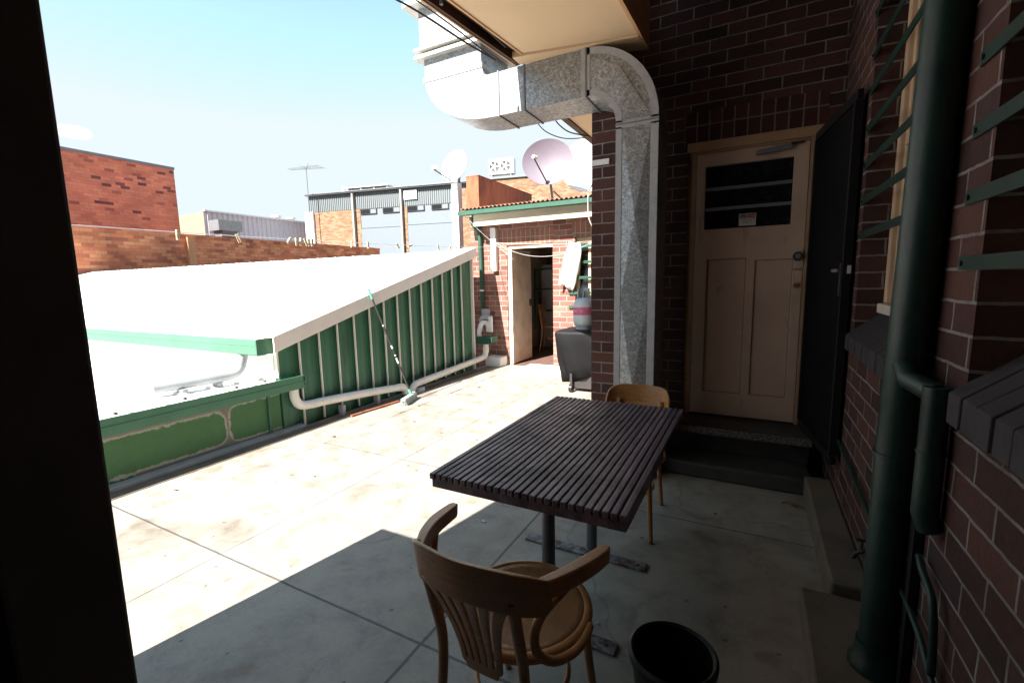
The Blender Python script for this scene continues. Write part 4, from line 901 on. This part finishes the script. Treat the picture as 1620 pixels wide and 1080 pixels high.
# broom leaning on the verge
br = thing('broom', 'long handled broom with green grip leaning on the white roof edge', 'broom', (-3.72, 4.2, 0))
A = V(-3.70, 4.26, 0.09); B = V(-4.03, 3.98, 1.40)
dB = B - A
MB().tube([A + dB * 0.04, A + dB * 0.90], 0.0115, 12).build('handle', 'dark_metal', br, smooth=60)
MB().tube([A + dB * 0.90, A + dB * 0.995], 0.016, 12).build('grip', 'broom_green', br, smooth=60)
for f_, l_ in ((0.30, 0.05), (0.37, 0.012), (0.44, 0.03), (0.65, 0.012)): MB().tube([A + dB * f_, A + dB * (f_ + l_)], 0.0119, 12).build('paint_scratch', 'label_white', br, smooth=60)
hd = (V(-3.60, 4.0, 0) - V(-3.73, 4.40, 0)).normalized(); sdv = V(-hd.y, hd.x, 0)
MB().obox(V(-3.675, 4.2, 0.075), hd * 0.19, sdv * 0.03, V(0, 0, 0.015)).build('head_block', 'broom_head', br, bevel=0.008)
bs = MB()
for i in range(24):
    for j in range(4):
        c0 = V(-3.675, 4.2, 0.06) + hd * (-0.175 + i * 0.0152) + sdv * (-0.02 + j * 0.0133)
        c1 = c0 + V(0, 0, -0.055) + hd * random.uniform(-0.01, 0.01) + sdv * ((-0.02 + j * 0.0133) * 0.8 + random.uniform(-0.006, 0.006))
        bs.tube([c0, c1], 0.0045, 5)
bs.build('bristles', 'broom_head', br, weld=False)
MB().tube([A - dB * 0.01, A + dB * 0.045], 0.018, 12).build('socket', 'broom_green', br, smooth=60)

# ------------------------------------------------------------ outbuilding
YO = 6.87
ob = thing('outbuilding', 'small brown brick outbuilding with green gutter, rusty roof and open plank door', 'outbuilding', (-3.3, YO, 0))
dO = (-3.72, -2.88, -0.05, 2.045); wO = (-2.50, -1.75, 1.0, 2.10)
MB().wall('y', YO, 0.23, -4.43, -1.2, -0.3, 2.66, [dO, wO]).build('front_wall', 'brick_out', ob)
MB().wall('x', -4.43, 0.23, YO + 0.2301, 10, -0.3, 2.55).build('side_wall', 'brick_out', ob)
MB().box(-3.95, -2.86, YO - 0.003, YO + 0.05, 2.046, 2.29).build('door_lintel', 'brick_out_soldier', ob)
MB().box(-2.55, -1.65, YO - 0.003, YO + 0.05, 2.101, 2.34).build('window_lintel', 'brick_out_soldier', ob)
rm = MB()
rm.box(-4.195, -4.17, YO + 0.231, 9.6, -0.05, 2.6).box(-2.2, -2.17, YO + 0.231, 9.6, -0.05, 2.6).box(-4.169, -2.2, 9.57, 9.6, -0.05, 2.599).box(-4.195, -2.17, YO + 0.231, 9.63, 2.6, 2.63)
rm.build('inner_room', 'room_wall', ob)
MB().box(-4.2, -1.3, YO + 0.001, 9.8, -0.08, -0.001).build('inner_floor', 'floor_red', ob)
MB().box(-4.05, -3.55, 9.0, 9.3, 0.0, 1.78).build('inner_cistern', 'pvc_grey', ob, bevel=0.02)
gpz = MB(); gpz.tube(bez([(-4.10, 8.8, 0.4), (-4.10, 8.8, 1.56), (-4.06, 8.8, 1.66), (-3.70, 8.8, 1.69)], 5), 0.022, 10); gpz.tube([(-4.10, 8.8, 1.26), (-3.70, 8.8, 1.27)], 0.016, 10)
gpz.build('inner_pipe', 'green_out', ob, smooth=60)
MB().tube(bez([(-3.98, 8.85, 0.4), (-3.98, 8.85, 0.76), (-3.94, 8.85, 0.81), (-3.7, 8.85, 0.82)], 5), 0.02, 10).build('inner_pipe', 'dark_metal', ob, smooth=60)
fr = MB(); fr.box(-3.72, -3.66, YO + 0.03, YO + 0.14, 0, 2.045).box(-2.93, -2.88, YO + 0.12, YO + 0.14, 0, 1.99).box(-3.66, -2.88, YO + 0.03, YO + 0.14, 1.985, 2.045)
fr.build('door_frame', 'plank', ob)
ha = V(-3.655, YO + 0.04, 0); hb = ha + V(math.cos(math.radians(-38)), math.sin(math.radians(-38)), 0) * 0.30
hb = V(-3.31, YO - 0.02, 0); ha = V(-3.655, YO + 0.02, 0)
hb = ha + V(0.0, 1.0, 0).normalized() * 0.76
dl = MB(); dd = (hb - ha).normalized(); nd = V(-dd.y, dd.x, 0)
for k in range(8):
    c0 = ha + dd * (0.002 + k * 0.095) ; c1 = ha + dd * (0.093 + k * 0.095)
    dl.obox((c0 + c1) / 2 + V(0, 0, 1.0), (c1 - c0) / 2, nd * 0.016, V(0, 0, 0.98))
dlo = dl.build('plank_door', 'plank', ob, bevel=0.004)
MB().obox(hb - dd * 0.08 - nd * 0.03 + V(0, 0, 1.05), dd * 0.02, nd * 0.012, V(0, 0, 0.06)).build('door_handle', 'dark_metal', dlo)
gO = MB(); gO.prism([(6.46, 2.545), (6.58, 2.545), (6.58, 2.61), (6.57, 2.61), (6.57, 2.555), (6.475, 2.555), (6.475, 2.605), (6.46, 2.61)], 'x', -4.42, -1.2)
gO.build('gutter', 'green_out', ob)
MB().box(-4.18, -1.2, 6.581, 6.605, 2.36, 2.59).build('fascia', 'fascia_out', ob)
MB().box(-4.20, -1.2, 6.606, YO, 2.50, 2.53).build('eave_lining', 'fascia_out', ob)
MB().prism([(6.606, 2.35), (6.869, 2.35), (6.869, 2.60), (6.606, 2.60)], 'x', -4.22, -4.20).build('eave_end', 'green_out', ob)
# corrugated rusty roof
cr = MB(); R1 = []; R2 = []
NN = 260
for i in range(NN + 1):
    x = -4.42 + (3.22) * i / NN; z = 0.016 * math.sin(2 * PI * (x + 4.42) / 0.076)
    R1.append(V(x, 6.50, 2.645 + z)); R2.append(V(x, 9.9, 2.95 + z))
for i in range(NN): cr.face((R1[i], R1[i + 1], R2[i + 1], R2[i]))
cr.build('corrugated_roof', 'rust_roof', ob, solid=0.004, smooth=180)
# green downpipe of the outbuilding
dp = MB(); dp.tube(bez([(-4.24, 6.60, 2.52), (-4.24, 6.66, 2.40), (-4.22, 6.80, 2.28), (-4.215, 6.825, 2.1), (-4.20, 6.825, 0.85)], 5), 0.035, 16)
dpo = thing('green_downpipe', 'slim green downpipe at the left corner of the brick outbuilding', 'pipe', (-4.2, 6.82, 0.8))
dp.build('pipe', 'green_out', dpo, smooth=60)
MB().tube([(-4.205, 6.825, 1.28), (-4.205, 6.825, 1.31)], 0.04, 16).build('bracket', 'white_paint', dpo)
# window with bars
wo = MB()
wo.box(-2.50, -2.44, YO + 0.05, YO + 0.12, 1.0, 2.10).box(-1.81, -1.75, YO + 0.05, YO + 0.12, 1.0, 2.10).box(-2.44, -1.81, YO + 0.05, YO + 0.12, 2.03, 2.10).box(-2.44, -1.81, YO + 0.05, YO + 0.12, 1.0, 1.07).box(-2.30, -2.26, YO + 0.05, YO + 0.12, 1.07, 2.03)
woo = wo.build('window', 'frame_cream', ob)
MB().box(-2.44, -2.301, YO + 0.08, YO + 0.085, 1.07, 2.03).box(-2.259, -1.81, YO + 0.08, YO + 0.085, 1.07, 2.03).build('window_pane', 'glass_dark', woo)
for z in (1.96, 1.72, 1.48, 1.24, 1.02): MB().box(-2.60, -1.70, YO - 0.03, YO - 0.005, z - 0.02, z + 0.02).build('security_bar', 'green_out', woo)
# white timber post piece on wall
tag(MB().box(-3.99, -3.89, YO - 0.08, YO - 0.001, 1.62, 2.34).build('clothesline_bracket', 'white_paint'), 'white timber block fixed to the outbuilding wall holding the clotheslines', 'bracket')
tag(MB().box(-4.05, -3.75, 6.62, YO - 0.001, 0, 0.16).build('masonry_foot', 'white_paint', bevel=0.01), 'white painted masonry foot at the base of the outbuilding doorway', 'plinth')
tag(MB().box(-3.3, -2.5, 6.35, YO - 0.001, 0, 0.05).build('door_step', 'white_roof', bevel=0.01), 'pale concrete doorstep in front of the outbuilding, sunlit', 'step')
# towel
tw = MB(); G = {}
NUv, NV = 10, 16
for i in range(NUv + 1):
    for j in range(NV + 1):
        u = i / NUv; v = j / NV
        wdt = 0.20 + 0.10 * math.sin(v * 3.0)
        x = -2.47 - 0.16 * v + (u - 0.5) * wdt + 0.05 * v * (1 - v); z = 2.04 - 0.66 * v - (0.10 * abs(u - 0.4) if v > 0.8 else 0) - 0.05 * u
        yv = 6.78 + 0.03 * math.sin(u * 11 + v * 4) + 0.015 * math.sin(v * 13)
        G[i, j] = tw.bm.verts.new((x, yv, z))
for i in range(NUv):
    for j in range(NV): tw.bm.faces.new((G[i, j], G[i + 1, j], G[i + 1, j + 1], G[i, j + 1]))
tag(tw.build('towel', 'towel', smooth=180, solid=0.006), 'white towel hanging on the window bars of the outbuilding', 'towel')
# plain chair inside doorway
ic = make_chair('wooden chair standing in the dim outbuilding doorway', False)
ic.location = (-3.50, 8.45, 0); ic.rotation_euler.z = math.radians(-80)
ic.scale = (1.05, 1.05, 1.2)

# barbecue with cover
bq = thing('barbecue', 'barbecue under a black vinyl cover beside the brick corner', 'barbecue', (-1.85, 5.6, 0))
cv = MB(); R = []
def rr(x0, x1, y0, y1, z, jit=0.0, rad=0.035, n=4, ph=0.0):
    pts = []
    for (cx_, cy_, a0) in ((x1 - rad, y1 - rad, 0), (x0 + rad, y1 - rad, 90), (x0 + rad, y0 + rad, 180), (x1 - rad, y0 + rad, 270)):
        for k in range(n + 1):
            a_ = math.radians(a0 + 90 * k / n); pts.append([cx_ + rad * math.cos(a_), cy_ + rad * math.sin(a_), z])
    out = []
    m_ = len(pts)
    for k, p in enumerate(pts):
        # resample midpoints along straight sides
        q = pts[(k + 1) % m_]; out.append(p)
        L = math.dist(p, q)
        s_ = 10 if L > 0.2 else 1
        for t in range(1, s_): out.append([p[0] + (q[0] - p[0]) * t / s_, p[1] + (q[1] - p[1]) * t / s_, z])
    ctr = V((x0 + x1) / 2, (y0 + y1) / 2, z)
    for k, p in enumerate(out):
        d_ = (V(*p) - ctr); d_.z = 0; d_.normalize()
        o_ = jit * (math.sin(k * 1.1 + ph) + 0.6 * math.sin(k * 2.3 + ph * 2))
        p[0] += d_.x * o_; p[1] += d_.y * o_
    return [V(*p) for p in out]
for z, s_, j in ((0.812, 0.14, 0), (0.808, 0.04, 0.0), (0.795, 0.008, 0.0), (0.765, 0.0, 0.003), (0.62, 0.02, 0.012), (0.45, 0.045, 0.022), (0.3, 0.075, 0.028), (0.17, 0.10, 0.032)):
    R.append(rr(-2.24 + s_, -1.35 - s_, 5.36 + s_, 5.95 - s_, z, j, ph=z * 4))
for i_, r_ in enumerate(R):
    if i_ >= 6:
        for k, p in enumerate(r_): p.z += 0.05 * math.sin(k * 0.35 + 1.0) + (0.06 if p.x > -1.7 else -0.0)
cv.rings(R); cv.build('cover', 'cover', bq, smooth=180)
MB().box(-2.05, -1.45, 5.50, 5.85, 0.05, 0.3).build('trolley', 'dark_metal', bq)
for (xx, yy) in ((-2.04, 5.45), (-1.5, 5.45)):
    MB().tube([(xx - 0.02, yy, 0.055), (xx + 0.02, yy, 0.055)], 0.055, 20).build('wheel', 'bucket', bq, smooth=40)
    MB().beam((xx, yy, 0.10), (xx, yy, 0.25), 0.03, 0.03, up=(0, 1, 0)).build('castor_fork', 'dark_metal', bq)
gc = thing('gas_cylinder', 'pale blue gas cylinder with pink label band on the covered barbecue', 'gas cylinder', (-1.93, 5.62, 0.81))
cgx, cgy = -1.93, 5.62
MB().lathe([(0.0001, 0.835), (0.08, 0.838), (0.118, 0.86), (0.132, 0.90), (0.134, 0.95), (0.134, 1.12), (0.128, 1.16), (0.10, 1.195), (0.06, 1.215), (0.0001, 1.22)], (cgx, cgy, 0), 40).build('body', 'gas', gc, smooth=60)
MB().lathe([(0.095, 0.81), (0.10, 0.81), (0.10, 0.85), (0.095, 0.85)], (cgx, cgy, 0), 32).build('foot_ring', 'gas', gc, smooth=40)
MB().lathe([(0.1345, 1.0), (0.1355, 1.0), (0.1355, 1.10), (0.1345, 1.10)], (cgx, cgy, 0), 40).build('label_band', 'gas_label', gc, smooth=40)
MB().tube([(cgx, cgy, 1.20), (cgx, cgy, 1.30)], 0.022, 14).build('valve', 'brass', gc, smooth=60)
col = MB(); arc1 = [V(cgx + 0.075 * math.cos(math.radians(a_)), cgy + 0.075 * math.sin(math.radians(a_)), 0) for a_ in range(-20, 221, 20)]
for i in range(len(arc1) - 1): col.face((arc1[i] + V(0, 0, 1.19), arc1[i + 1] + V(0, 0, 1.19), arc1[i + 1] + V(0, 0, 1.34), arc1[i] + V(0, 0, 1.34)))
col.build('collar', 'gas', gc, solid=0.004)
for k, (dx_, t_) in enumerate(((-0.055, 'GAS'), (0.02, 'LP'))):
    text_part('label_text', t_, 0.035, 'label_white', gc, (cgx + dx_, cgy - 0.137 + dx_ * dx_ * 3.5, 1.05), UPRIGHT)

# rust panel thing on the outbuilding roof, dishes
ru = thing('rusty_tank', 'tall rust brown sheet metal box standing on the outbuilding roof', 'tank', (-4.4, 6.95, 2.67))
MB().box(-4.54, -4.29, 6.95, 9.10, 2.70, 3.26).build('box', 'rust', ru)
MB().box(-4.545, -4.285, 6.945, 9.105, 3.261, 3.275).build('rim', 'rust', ru)
def dish(name, label, c, nrm, rx, rz, m, mount, feed, mname='dish_mount', group=None):
    c = V(*c); nrm = V(*nrm).normalized(); side = nrm.cross(V(0, 0, 1)).normalized(); up_ = side.cross(nrm)
    t = thing(name, label, 'satellite dish', tuple(c), group)
    R = []
    for k, rr_ in enumerate((0.001, 0.25, 0.5, 0.75, 0.93, 1.0)):
        dep = 0.16 * rx * 2 * (rr_ ** 2 - 1)
        R.append([c + side * rx * rr_ * math.cos(a_) + up_ * rz * rr_ * math.sin(a_) + nrm * dep for a_ in [2 * PI * q / 40 for q in range(40)]])
    R.append([p + nrm * -0.012 for p in R[-1]])
    for k, rr_ in enumerate((0.93, 0.75, 0.5, 0.25, 0.001)):
        dep = 0.16 * rx * 2 * (rr_ ** 2 - 1) - 0.012
        R.append([c + side * rx * rr_ * math.cos(a_) + up_ * rz * rr_ * math.sin(a_) + nrm * dep for a_ in [2 * PI * q / 40 for q in range(40)]])
    b_ = MB(); b_.rings(R); b_.build('reflector', m, t, smooth=60)
    base = c - up_ * rz * 0.95; f = V(*feed)
    MB().tube([base + nrm * -0.03, f], 0.012, 8).build('feed_arm', 'dark_metal', t)
    MB().tube([f, f + (c - f).normalized() * 0.09], 0.03, 14, r2=0.036).build('feed_horn', 'label_white', t, smooth=60)
    back = c - nrm * (0.32 * rx + 0.06)
    MB().beam(back - up_ * 0.08 + nrm * 0.0, back + up_ * 0.08, 0.12, 0.08, up=nrm).build('back_bracket', 'grey_metal', t)
    MB().tube([back, V(mount[0], mount[1], max(mount[2], 0) + 0.0) if len(mount) == 3 else back], 0.024, 12).build('mast', 'grey_metal', t, smooth=60)
    return t
d2 = dish('satellite_dish', 'lilac grey satellite dish on the outbuilding roof', (-3.44, 8.0, 3.60), (0.32, -0.93, 0.12), 0.47, 0.42, 'dish_lav', (-3.40, 8.2, 2.72), (-3.52, 7.55, 3.60))
MB().tube([(-3.40, 8.18, 3.1), (-3.15, 8.5, 2.8)], 0.012, 8).build('strut', 'dark_metal', d2)
d3 = dish('satellite_dish', 'large white satellite dish partly hidden by the brick corner', (-2.95, 9.0, 3.72), (0.15, -0.9, 0.35), 0.60, 0.62, 'dish_white', (-2.95, 9.4, 2.8), (-2.5, 8.4, 3.6))
d1 = dish('satellite_dish', 'white satellite dish on a thick white post above the shed roof, facing left', (-4.86, 7.05, 3.52), (-0.12, -0.95, 0.28), 0.30, 0.30, 'dish_white', (-4.9, 7.25, 3.25), (-5.12, 6.75, 3.45))
MB().box(-4.985, -4.845, 7.12, 7.26, -1, 3.24).build('post', 'white_paint', d1)

# ------------------------------------------------------------ clotheslines and pegs
L1a, L1b = V(-3.80, 0.6, 1.84), V(-3.93, 6.79, 2.07)
def sag(a, b, s, n=24): return [a + (b - a) * (i / n) - V(0, 0, s * 4 * (i / n) * (1 - i / n)) for i in range(n + 1)]
l1 = sag(V(-3.80, 0.6, 1.852), V(-3.93, 6.79, 2.02), 0.04)
tag(MB().tube(l1, 0.0035, 6).build('clothesline', 'wire', smooth=180), 'white clothesline carrying most of the pegs above the white roof', 'clothesline')
l2 = sag(V(-3.60, 0.6, 1.93), V(-3.90, 6.79, 2.12), 0.05)
tag(MB().tube(sag(V(-3.95, 6.79, 2.10), V(-1.2, 6.4, 1.98), 0.05), 0.003, 6).build('clothesline', 'wire', smooth=180), 'thin clothesline strung across the outbuilding doorway', 'clothesline')
tag(MB().tube(sag(V(-3.95, 6.79, 2.13), V(-1.4, 6.2, 2.35), 0.42), 0.003, 6).build('clothesline', 'wire', smooth=180), 'slack grey wire drooping in a curve above the outbuilding door', 'wire')
tag(MB().tube(bez([(-4.36, 6.5, 2.62), (-4.15, 6.6, 2.35), (-3.95, 6.76, 2.12), (-3.55, 6.8, 1.8)], 6), 0.0035, 6).build('aerial_cable', 'wire', smooth=180), 'thin white aerial cable looping from the gutter corner to the wall block', 'cable')
tag(MB().tube(bez([(-2.15, 6.44, 2.66), (-2.13, 6.44, 2.3), (-2.0, 6.6, 2.05), (-1.75, 6.7, 1.95)], 6), 0.007, 6).build('aerial_cable', 'wire', smooth=180), 'white cable hanging from the rusty roof edge over the window', 'cable')
def on_line(y):
    for i in range(len(l1) - 1):
        if l1[i].y <= y <= l1[i + 1].y: return l1[i] + (l1[i + 1] - l1[i]) * ((y - l1[i].y) / (l1[i + 1].y - l1[i].y))
pegm = None
pegs = [(1.905, 0, 0, 'upright peg alone on the clothesline, against the brick boundary wall'), (2.36, 18, 0, 'tilted peg on the clothesline left of the peg cluster'),
        (2.86, -50, 0, None), (2.93, 3, 0, None), (2.98, -16, 0, None), (3.03, 20, 0, None), (3.07, 4, 0, None), (3.11, 1, 0, None),
        (3.62, -25, 0, None), (3.86, 8, 0, None), (4.35, 35, 0, None), (4.62, -70, 0, None), (5.2, 10, 0, None), (5.5, -20, 0, None), (5.62, 60, 0, None)]
proto = None
for i, (yy, ang, _, lb) in enumerate(pegs):
    p = on_line(yy)
    if proto is None:
        b_ = MB(); b_.box(-0.006, 0.006, -0.010, -0.001, -0.055, 0.018).box(-0.006, 0.006, 0.001, 0.010, -0.055, 0.018); b_.tube([(-0.007, -0.009, -0.01), (-0.007, 0.009, -0.01)], 0.004, 8)
        proto = b_.build('clothes_peg', 'peg'); o = proto
    else: o = proto.copy(); C.objects.link(o)
    o.location = p; o.rotation_euler = (math.radians(ang), 0, random.uniform(-0.5, 0.5))
    o['category'] = 'peg'; o['group'] = 'clothes pegs on the line'
    o['label'] = lb or ('wooden peg in the bunch of pegs left of the dish post' if yy < 3.3 else 'wooden peg scattered on the clothesline in front of the far grey building')

# ------------------------------------------------------------ boundary wall and neighbours
bw = thing('boundary_wall', 'long low orange brick boundary wall beyond the white roof', 'wall', (-18, 4, -3.2))
MB().wall('x', -18.0, -0.25, -4, 18.8, -3.2, 3.24).build('wall', 'brick_fence', bw)
MB().box(-18.26, -17.985, -4, 18.81, 3.241, 3.34).build('coping', 'brick_fence', bw)
MB().box(-17.999, -17.87, 9.20, 9.44, 0, 3.23).build('pier', plain('pier_orange', (0.50, 0.24, 0.12), 0.8), bw)
bb = thing('brick_hall', 'big windowless orange brick building at the left beyond the boundary wall', 'building', (-16, 2, -3.2))
MB().box(-34, -22.4, -6, 11.28, -3.2, 6.50).build('wall', 'brick_orange', bb)
MB().box(-34.03, -22.37, -6.03, 11.31, 6.501, 6.60).build('coping', 'grey_metal', bb)
F_ = 1.4
def zz(z): return 1.45 + (z - 1.45) * F_
cb_ = thing('cream_building', 'low cream rendered building with lilac ribbed side wall', 'building', (-31, 15, -3.2))
MB().prism([(-42, -3.2), (-28.0, -3.2), (-28.0, zz(4.52)), (-42, zz(4.2))], 'y', 15.4, 15.65).build('end_wall', 'cream_render', cb_)
lw = MB(); y = 15.4
P1 = []
while y < 26.6:
    P1 += [(-27.99, y), (-27.99, y + 0.15), (-27.94, y + 0.18), (-27.94, y + 0.25)]; y += 0.30
for i in range(len(P1) - 1): lw.face(((P1[i][0], P1[i][1], -3.2), (P1[i + 1][0], P1[i + 1][1], -3.2), (P1[i + 1][0], P1[i + 1][1], zz(4.52)), (P1[i][0], P1[i][1], zz(4.52))))
lw.build('ribbed_wall', 'lilac_clad', cb_)
MB().box(-42, -28.0, 15.651, 26.9, -3.2, zz(4.45)).build('roof_block', 'lilac_clad', cb_)
MB().box(-28.07, -27.86, 15.4, 26.9, zz(4.52) + 0.001, zz(4.58)).build('roof_trim', 'white_paint', cb_)
for yy in (20.5, 21.6): MB().lathe([(0.25, 5.80), (0.25, 6.0), (0.34, 6.02), (0.30, 6.12), (0.0001, 6.18)], (-28.8, yy, 0), 16).build('roof_ventilator', 'flange', cb_, smooth=50)
hv = thing('roof_vent', 'silver box shaped vent hood in front of the lilac ribbed wall', 'vent', (-26.0, 14.8, 3.0))
MB().box(-26.5, -25.6, 14.8, 16.1, zz(3.62), zz(4.02)).build('hood', 'galv', hv)
MB().prism([(-26.3, zz(3.35)), (-25.8, zz(3.35)), (-25.6, zz(3.62) - 0.001), (-26.5, zz(3.62) - 0.001)], 'y', 15.0, 15.8).build('throat', 'grey_metal', hv)
MB().box(-26.4, -25.7, 14.9, 16.0, -3.2, zz(3.35) - 0.001).build('shaft', 'grey_metal', hv)
tag(MB().box(-27.7, -24.0, 16.8, 23.0, -3.2, 3.85).build('low_shed', 'grey_panel'), 'low pale blue-grey shed roof between boundary wall and lilac wall', 'shed')
# far building in its own frame
fo = V(-26.033, 20.953, 0); fd = V(0.97755, 0.2107, 0)
fb = thing('grey_brick_building', 'far two storey building with grey cladding, pale brick piers and dark clerestory windows', 'building', (0, 0, 0))
def FB(name, m, s0, s1, z0, z1, d0=0.0, d1=0.2, par=None, **k):
    b_ = MB().box(s0, s1, d0, d1, z0, z1); return b_.build(name, m, par or fb, **k)
FB('body', 'brick_pale', 0.35, 20, -3.2, 6.10, 0.21, 8)
FB('roof', 'grey_clad', -0.05, 12.0, 7.16, 7.22, -0.25, 8)
# cladding strip (ribbed)
cd = MB(); s_ = -0.03
while s_ < 12.0:
    cd.box(s_, s_ + 0.07, -0.02, 0.2, 6.15, 7.15); cd.box(s_ + 0.0701, s_ + 0.1399, 0.02, 0.2, 6.15, 7.15); s_ += 0.14
cd.build('cladding', 'grey_clad', fb, weld=False)
FB('eave_trim', M['grey_metal'], -0.06, 12.0, 7.221, 7.27, -0.3, 0.0)
FB('brick_bay', 'brick_pale', 0.38, 3.33, -3.2, 6.14, 0.0, 0.2)
FB('white_pier', 'white_paint', -0.25, 0.37, -3.2, 6.14, -0.15, 0.2)
M['col'] = plain('column_paint', (0.34, 0.30, 0.28), 0.7)
for c_ in (3.36, 6.76): FB('column', 'col', c_, c_ + 0.11, -3.2, 7.3, -0.2, 0.0)
FB('brick_bay', 'brick_pale', 3.50, 3.83, -3.2, 6.14, 0.0, 0.2)
FB('brick_bay', 'brick_pale', 6.90, 7.12, -3.2, 6.14, 0.0, 0.2)
FB('panel', 'grey_panel', 3.84, 6.73, -3.2, 4.93, 0.0, 0.2); FB('panel', 'grey_panel', 3.84, 6.73, 4.96, 6.14, 0.03, 0.2)
FB('panel', 'grey_panel', 7.13, 10.2, -3.2, 4.98, 0.0, 0.2); FB('panel', 'grey_panel', 7.13, 10.2, 5.01, 6.14, 0.03, 0.2)
for (a_, b_) in ((3.86, 5.02), (5.45, 6.68), (7.14, 8.3), (8.78, 9.9)):
    wi = FB('window', 'dark_metal', a_, b_, 5.80, 6.135, -0.03, 0.029)
    FB('window_pane', 'glass_dark', a_ + 0.05, a_ + (b_ - a_) * 0.58, 5.84, 6.09, -0.04, -0.031, wi)
    FB('window_pane', 'grey_panel', a_ + (b_ - a_) * 0.64, b_ - 0.04, 5.84, 6.09, -0.04, -0.031, wi)
FB('signboard', 'white_paint', 7.0, 7.86, 6.5, 7.05, -0.1, -0.03)
FB('brick_bay', 'brick_pale', 10.21, 11.8, -3.2, 6.9, -0.05, 0.2)
FB('roof_box', 'flange', 2.62, 5.5, 7.28, 7.60, 0.6, 2.2); FB('roof_box_rim', 'white_paint', 2.55, 5.6, 7.601, 7.65, 0.5, 2.3)
for a_ in (2.68, 3.65, 4.6): FB('roof_light', 'glass_dark', a_, a_ + 0.82, 7.33, 7.56, 0.57, 0.599)
FB('roof_flue', 'white_paint', 1.9, 2.05, 7.22, 7.9, 1.0, 1.15); FB('roof_flue', 'flange', 8.6, 8.85, 7.22, 7.7, 1.5, 1.75)
FB('parapet_brick', 'brick_pale', 11.9, 22, -3.2, 7.25, -0.1, 0.2); FB('parapet_coping', 'grey_clad', 11.9, 22, 7.251, 7.38, -0.2, 0.5)
FB('ridge', 'grey_clad', 0.0, 1.4, 7.28, 7.42, 1.0, 3.0)
fb.location = fo; fb.rotation_euler.z = math.atan2(fd.y, fd.x)
def fw_(s, z, dep=0.0): return fo + fd * s + V(-fd.y, fd.x, 0) * dep + V(0, 0, z)
ac = thing('air_conditioner', 'white twin fan air conditioner on the far rooftop', 'air conditioner', (0, 0, 0))
MB().box(0, 1.5, 0, 0.5, 0.12, 0.98).build('case', 'white_paint', ac, bevel=0.02)
for cx_ in (0.36, 1.03):
    ring = [(cx_ + 0.27 * math.cos(a_), -0.02, 0.55 + 0.27 * math.sin(a_)) for a_ in [2 * PI * q / 24 for q in range(24)]]
    MB().tube(ring, 0.02, 6, True).build('fan_ring', 'grey_metal', ac)
    MB().tube([(cx_, -0.008, 0.55), (cx_, -0.001, 0.55)], 0.26, 24).build('fan_recess', 'dark_metal', ac)
    fbm = MB()
    for q in range(5):
        a_ = q * 2 * PI / 5; fbm.beam((cx_ + 0.04 * math.cos(a_), -0.014, 0.55 + 0.04 * math.sin(a_)), (cx_ + 0.24 * math.cos(a_), -0.014, 0.55 + 0.24 * math.sin(a_)), 0.07, 0.006, up=(0, 1, 0))
    fbm.build('fan_blades', 'white_paint', ac)
for x_ in (0.15, 1.3): MB().box(x_, x_ + 0.06, 0.02, 0.48, -0.05, 0.119).build('foot', 'grey_metal', ac)
p = fw_(12.45, 7.44, 0.05); ac.location = p; ac.rotation_euler.z = math.atan2(fd.y, fd.x)
# antenna
an = thing('tv_antenna', 'tall thin television antenna against the sky at the far roof', 'antenna', (0, 0, 0))
MB().tube([(0, 0, -4), (0, 0, 3.05)], 0.03, 8).build('mast', 'grey_metal', an)
MB().tube([(-1.2, 0, 3.05), (1.15, 0, 3.0)], 0.02, 6).build('boom', 'grey_metal', an)
for i in range(13):
    x_ = -1.15 + i * 0.185; L = 0.16 + 0.14 * (i / 12)
    MB().tube([(x_, -L * 1.6, 3.04), (x_, L * 1.6, 3.04)], 0.012, 5).build('element', 'grey_metal', an)
for s_ in (-1, 1): MB().tube([(0.0, 0, 3.02), (0.35 * s_, -0.2, 3.25)], 0.012, 5).build('element', 'grey_metal', an)
an.location = fw_(0.5, 5.75, -0.6); an.rotation_euler.z = 0.25
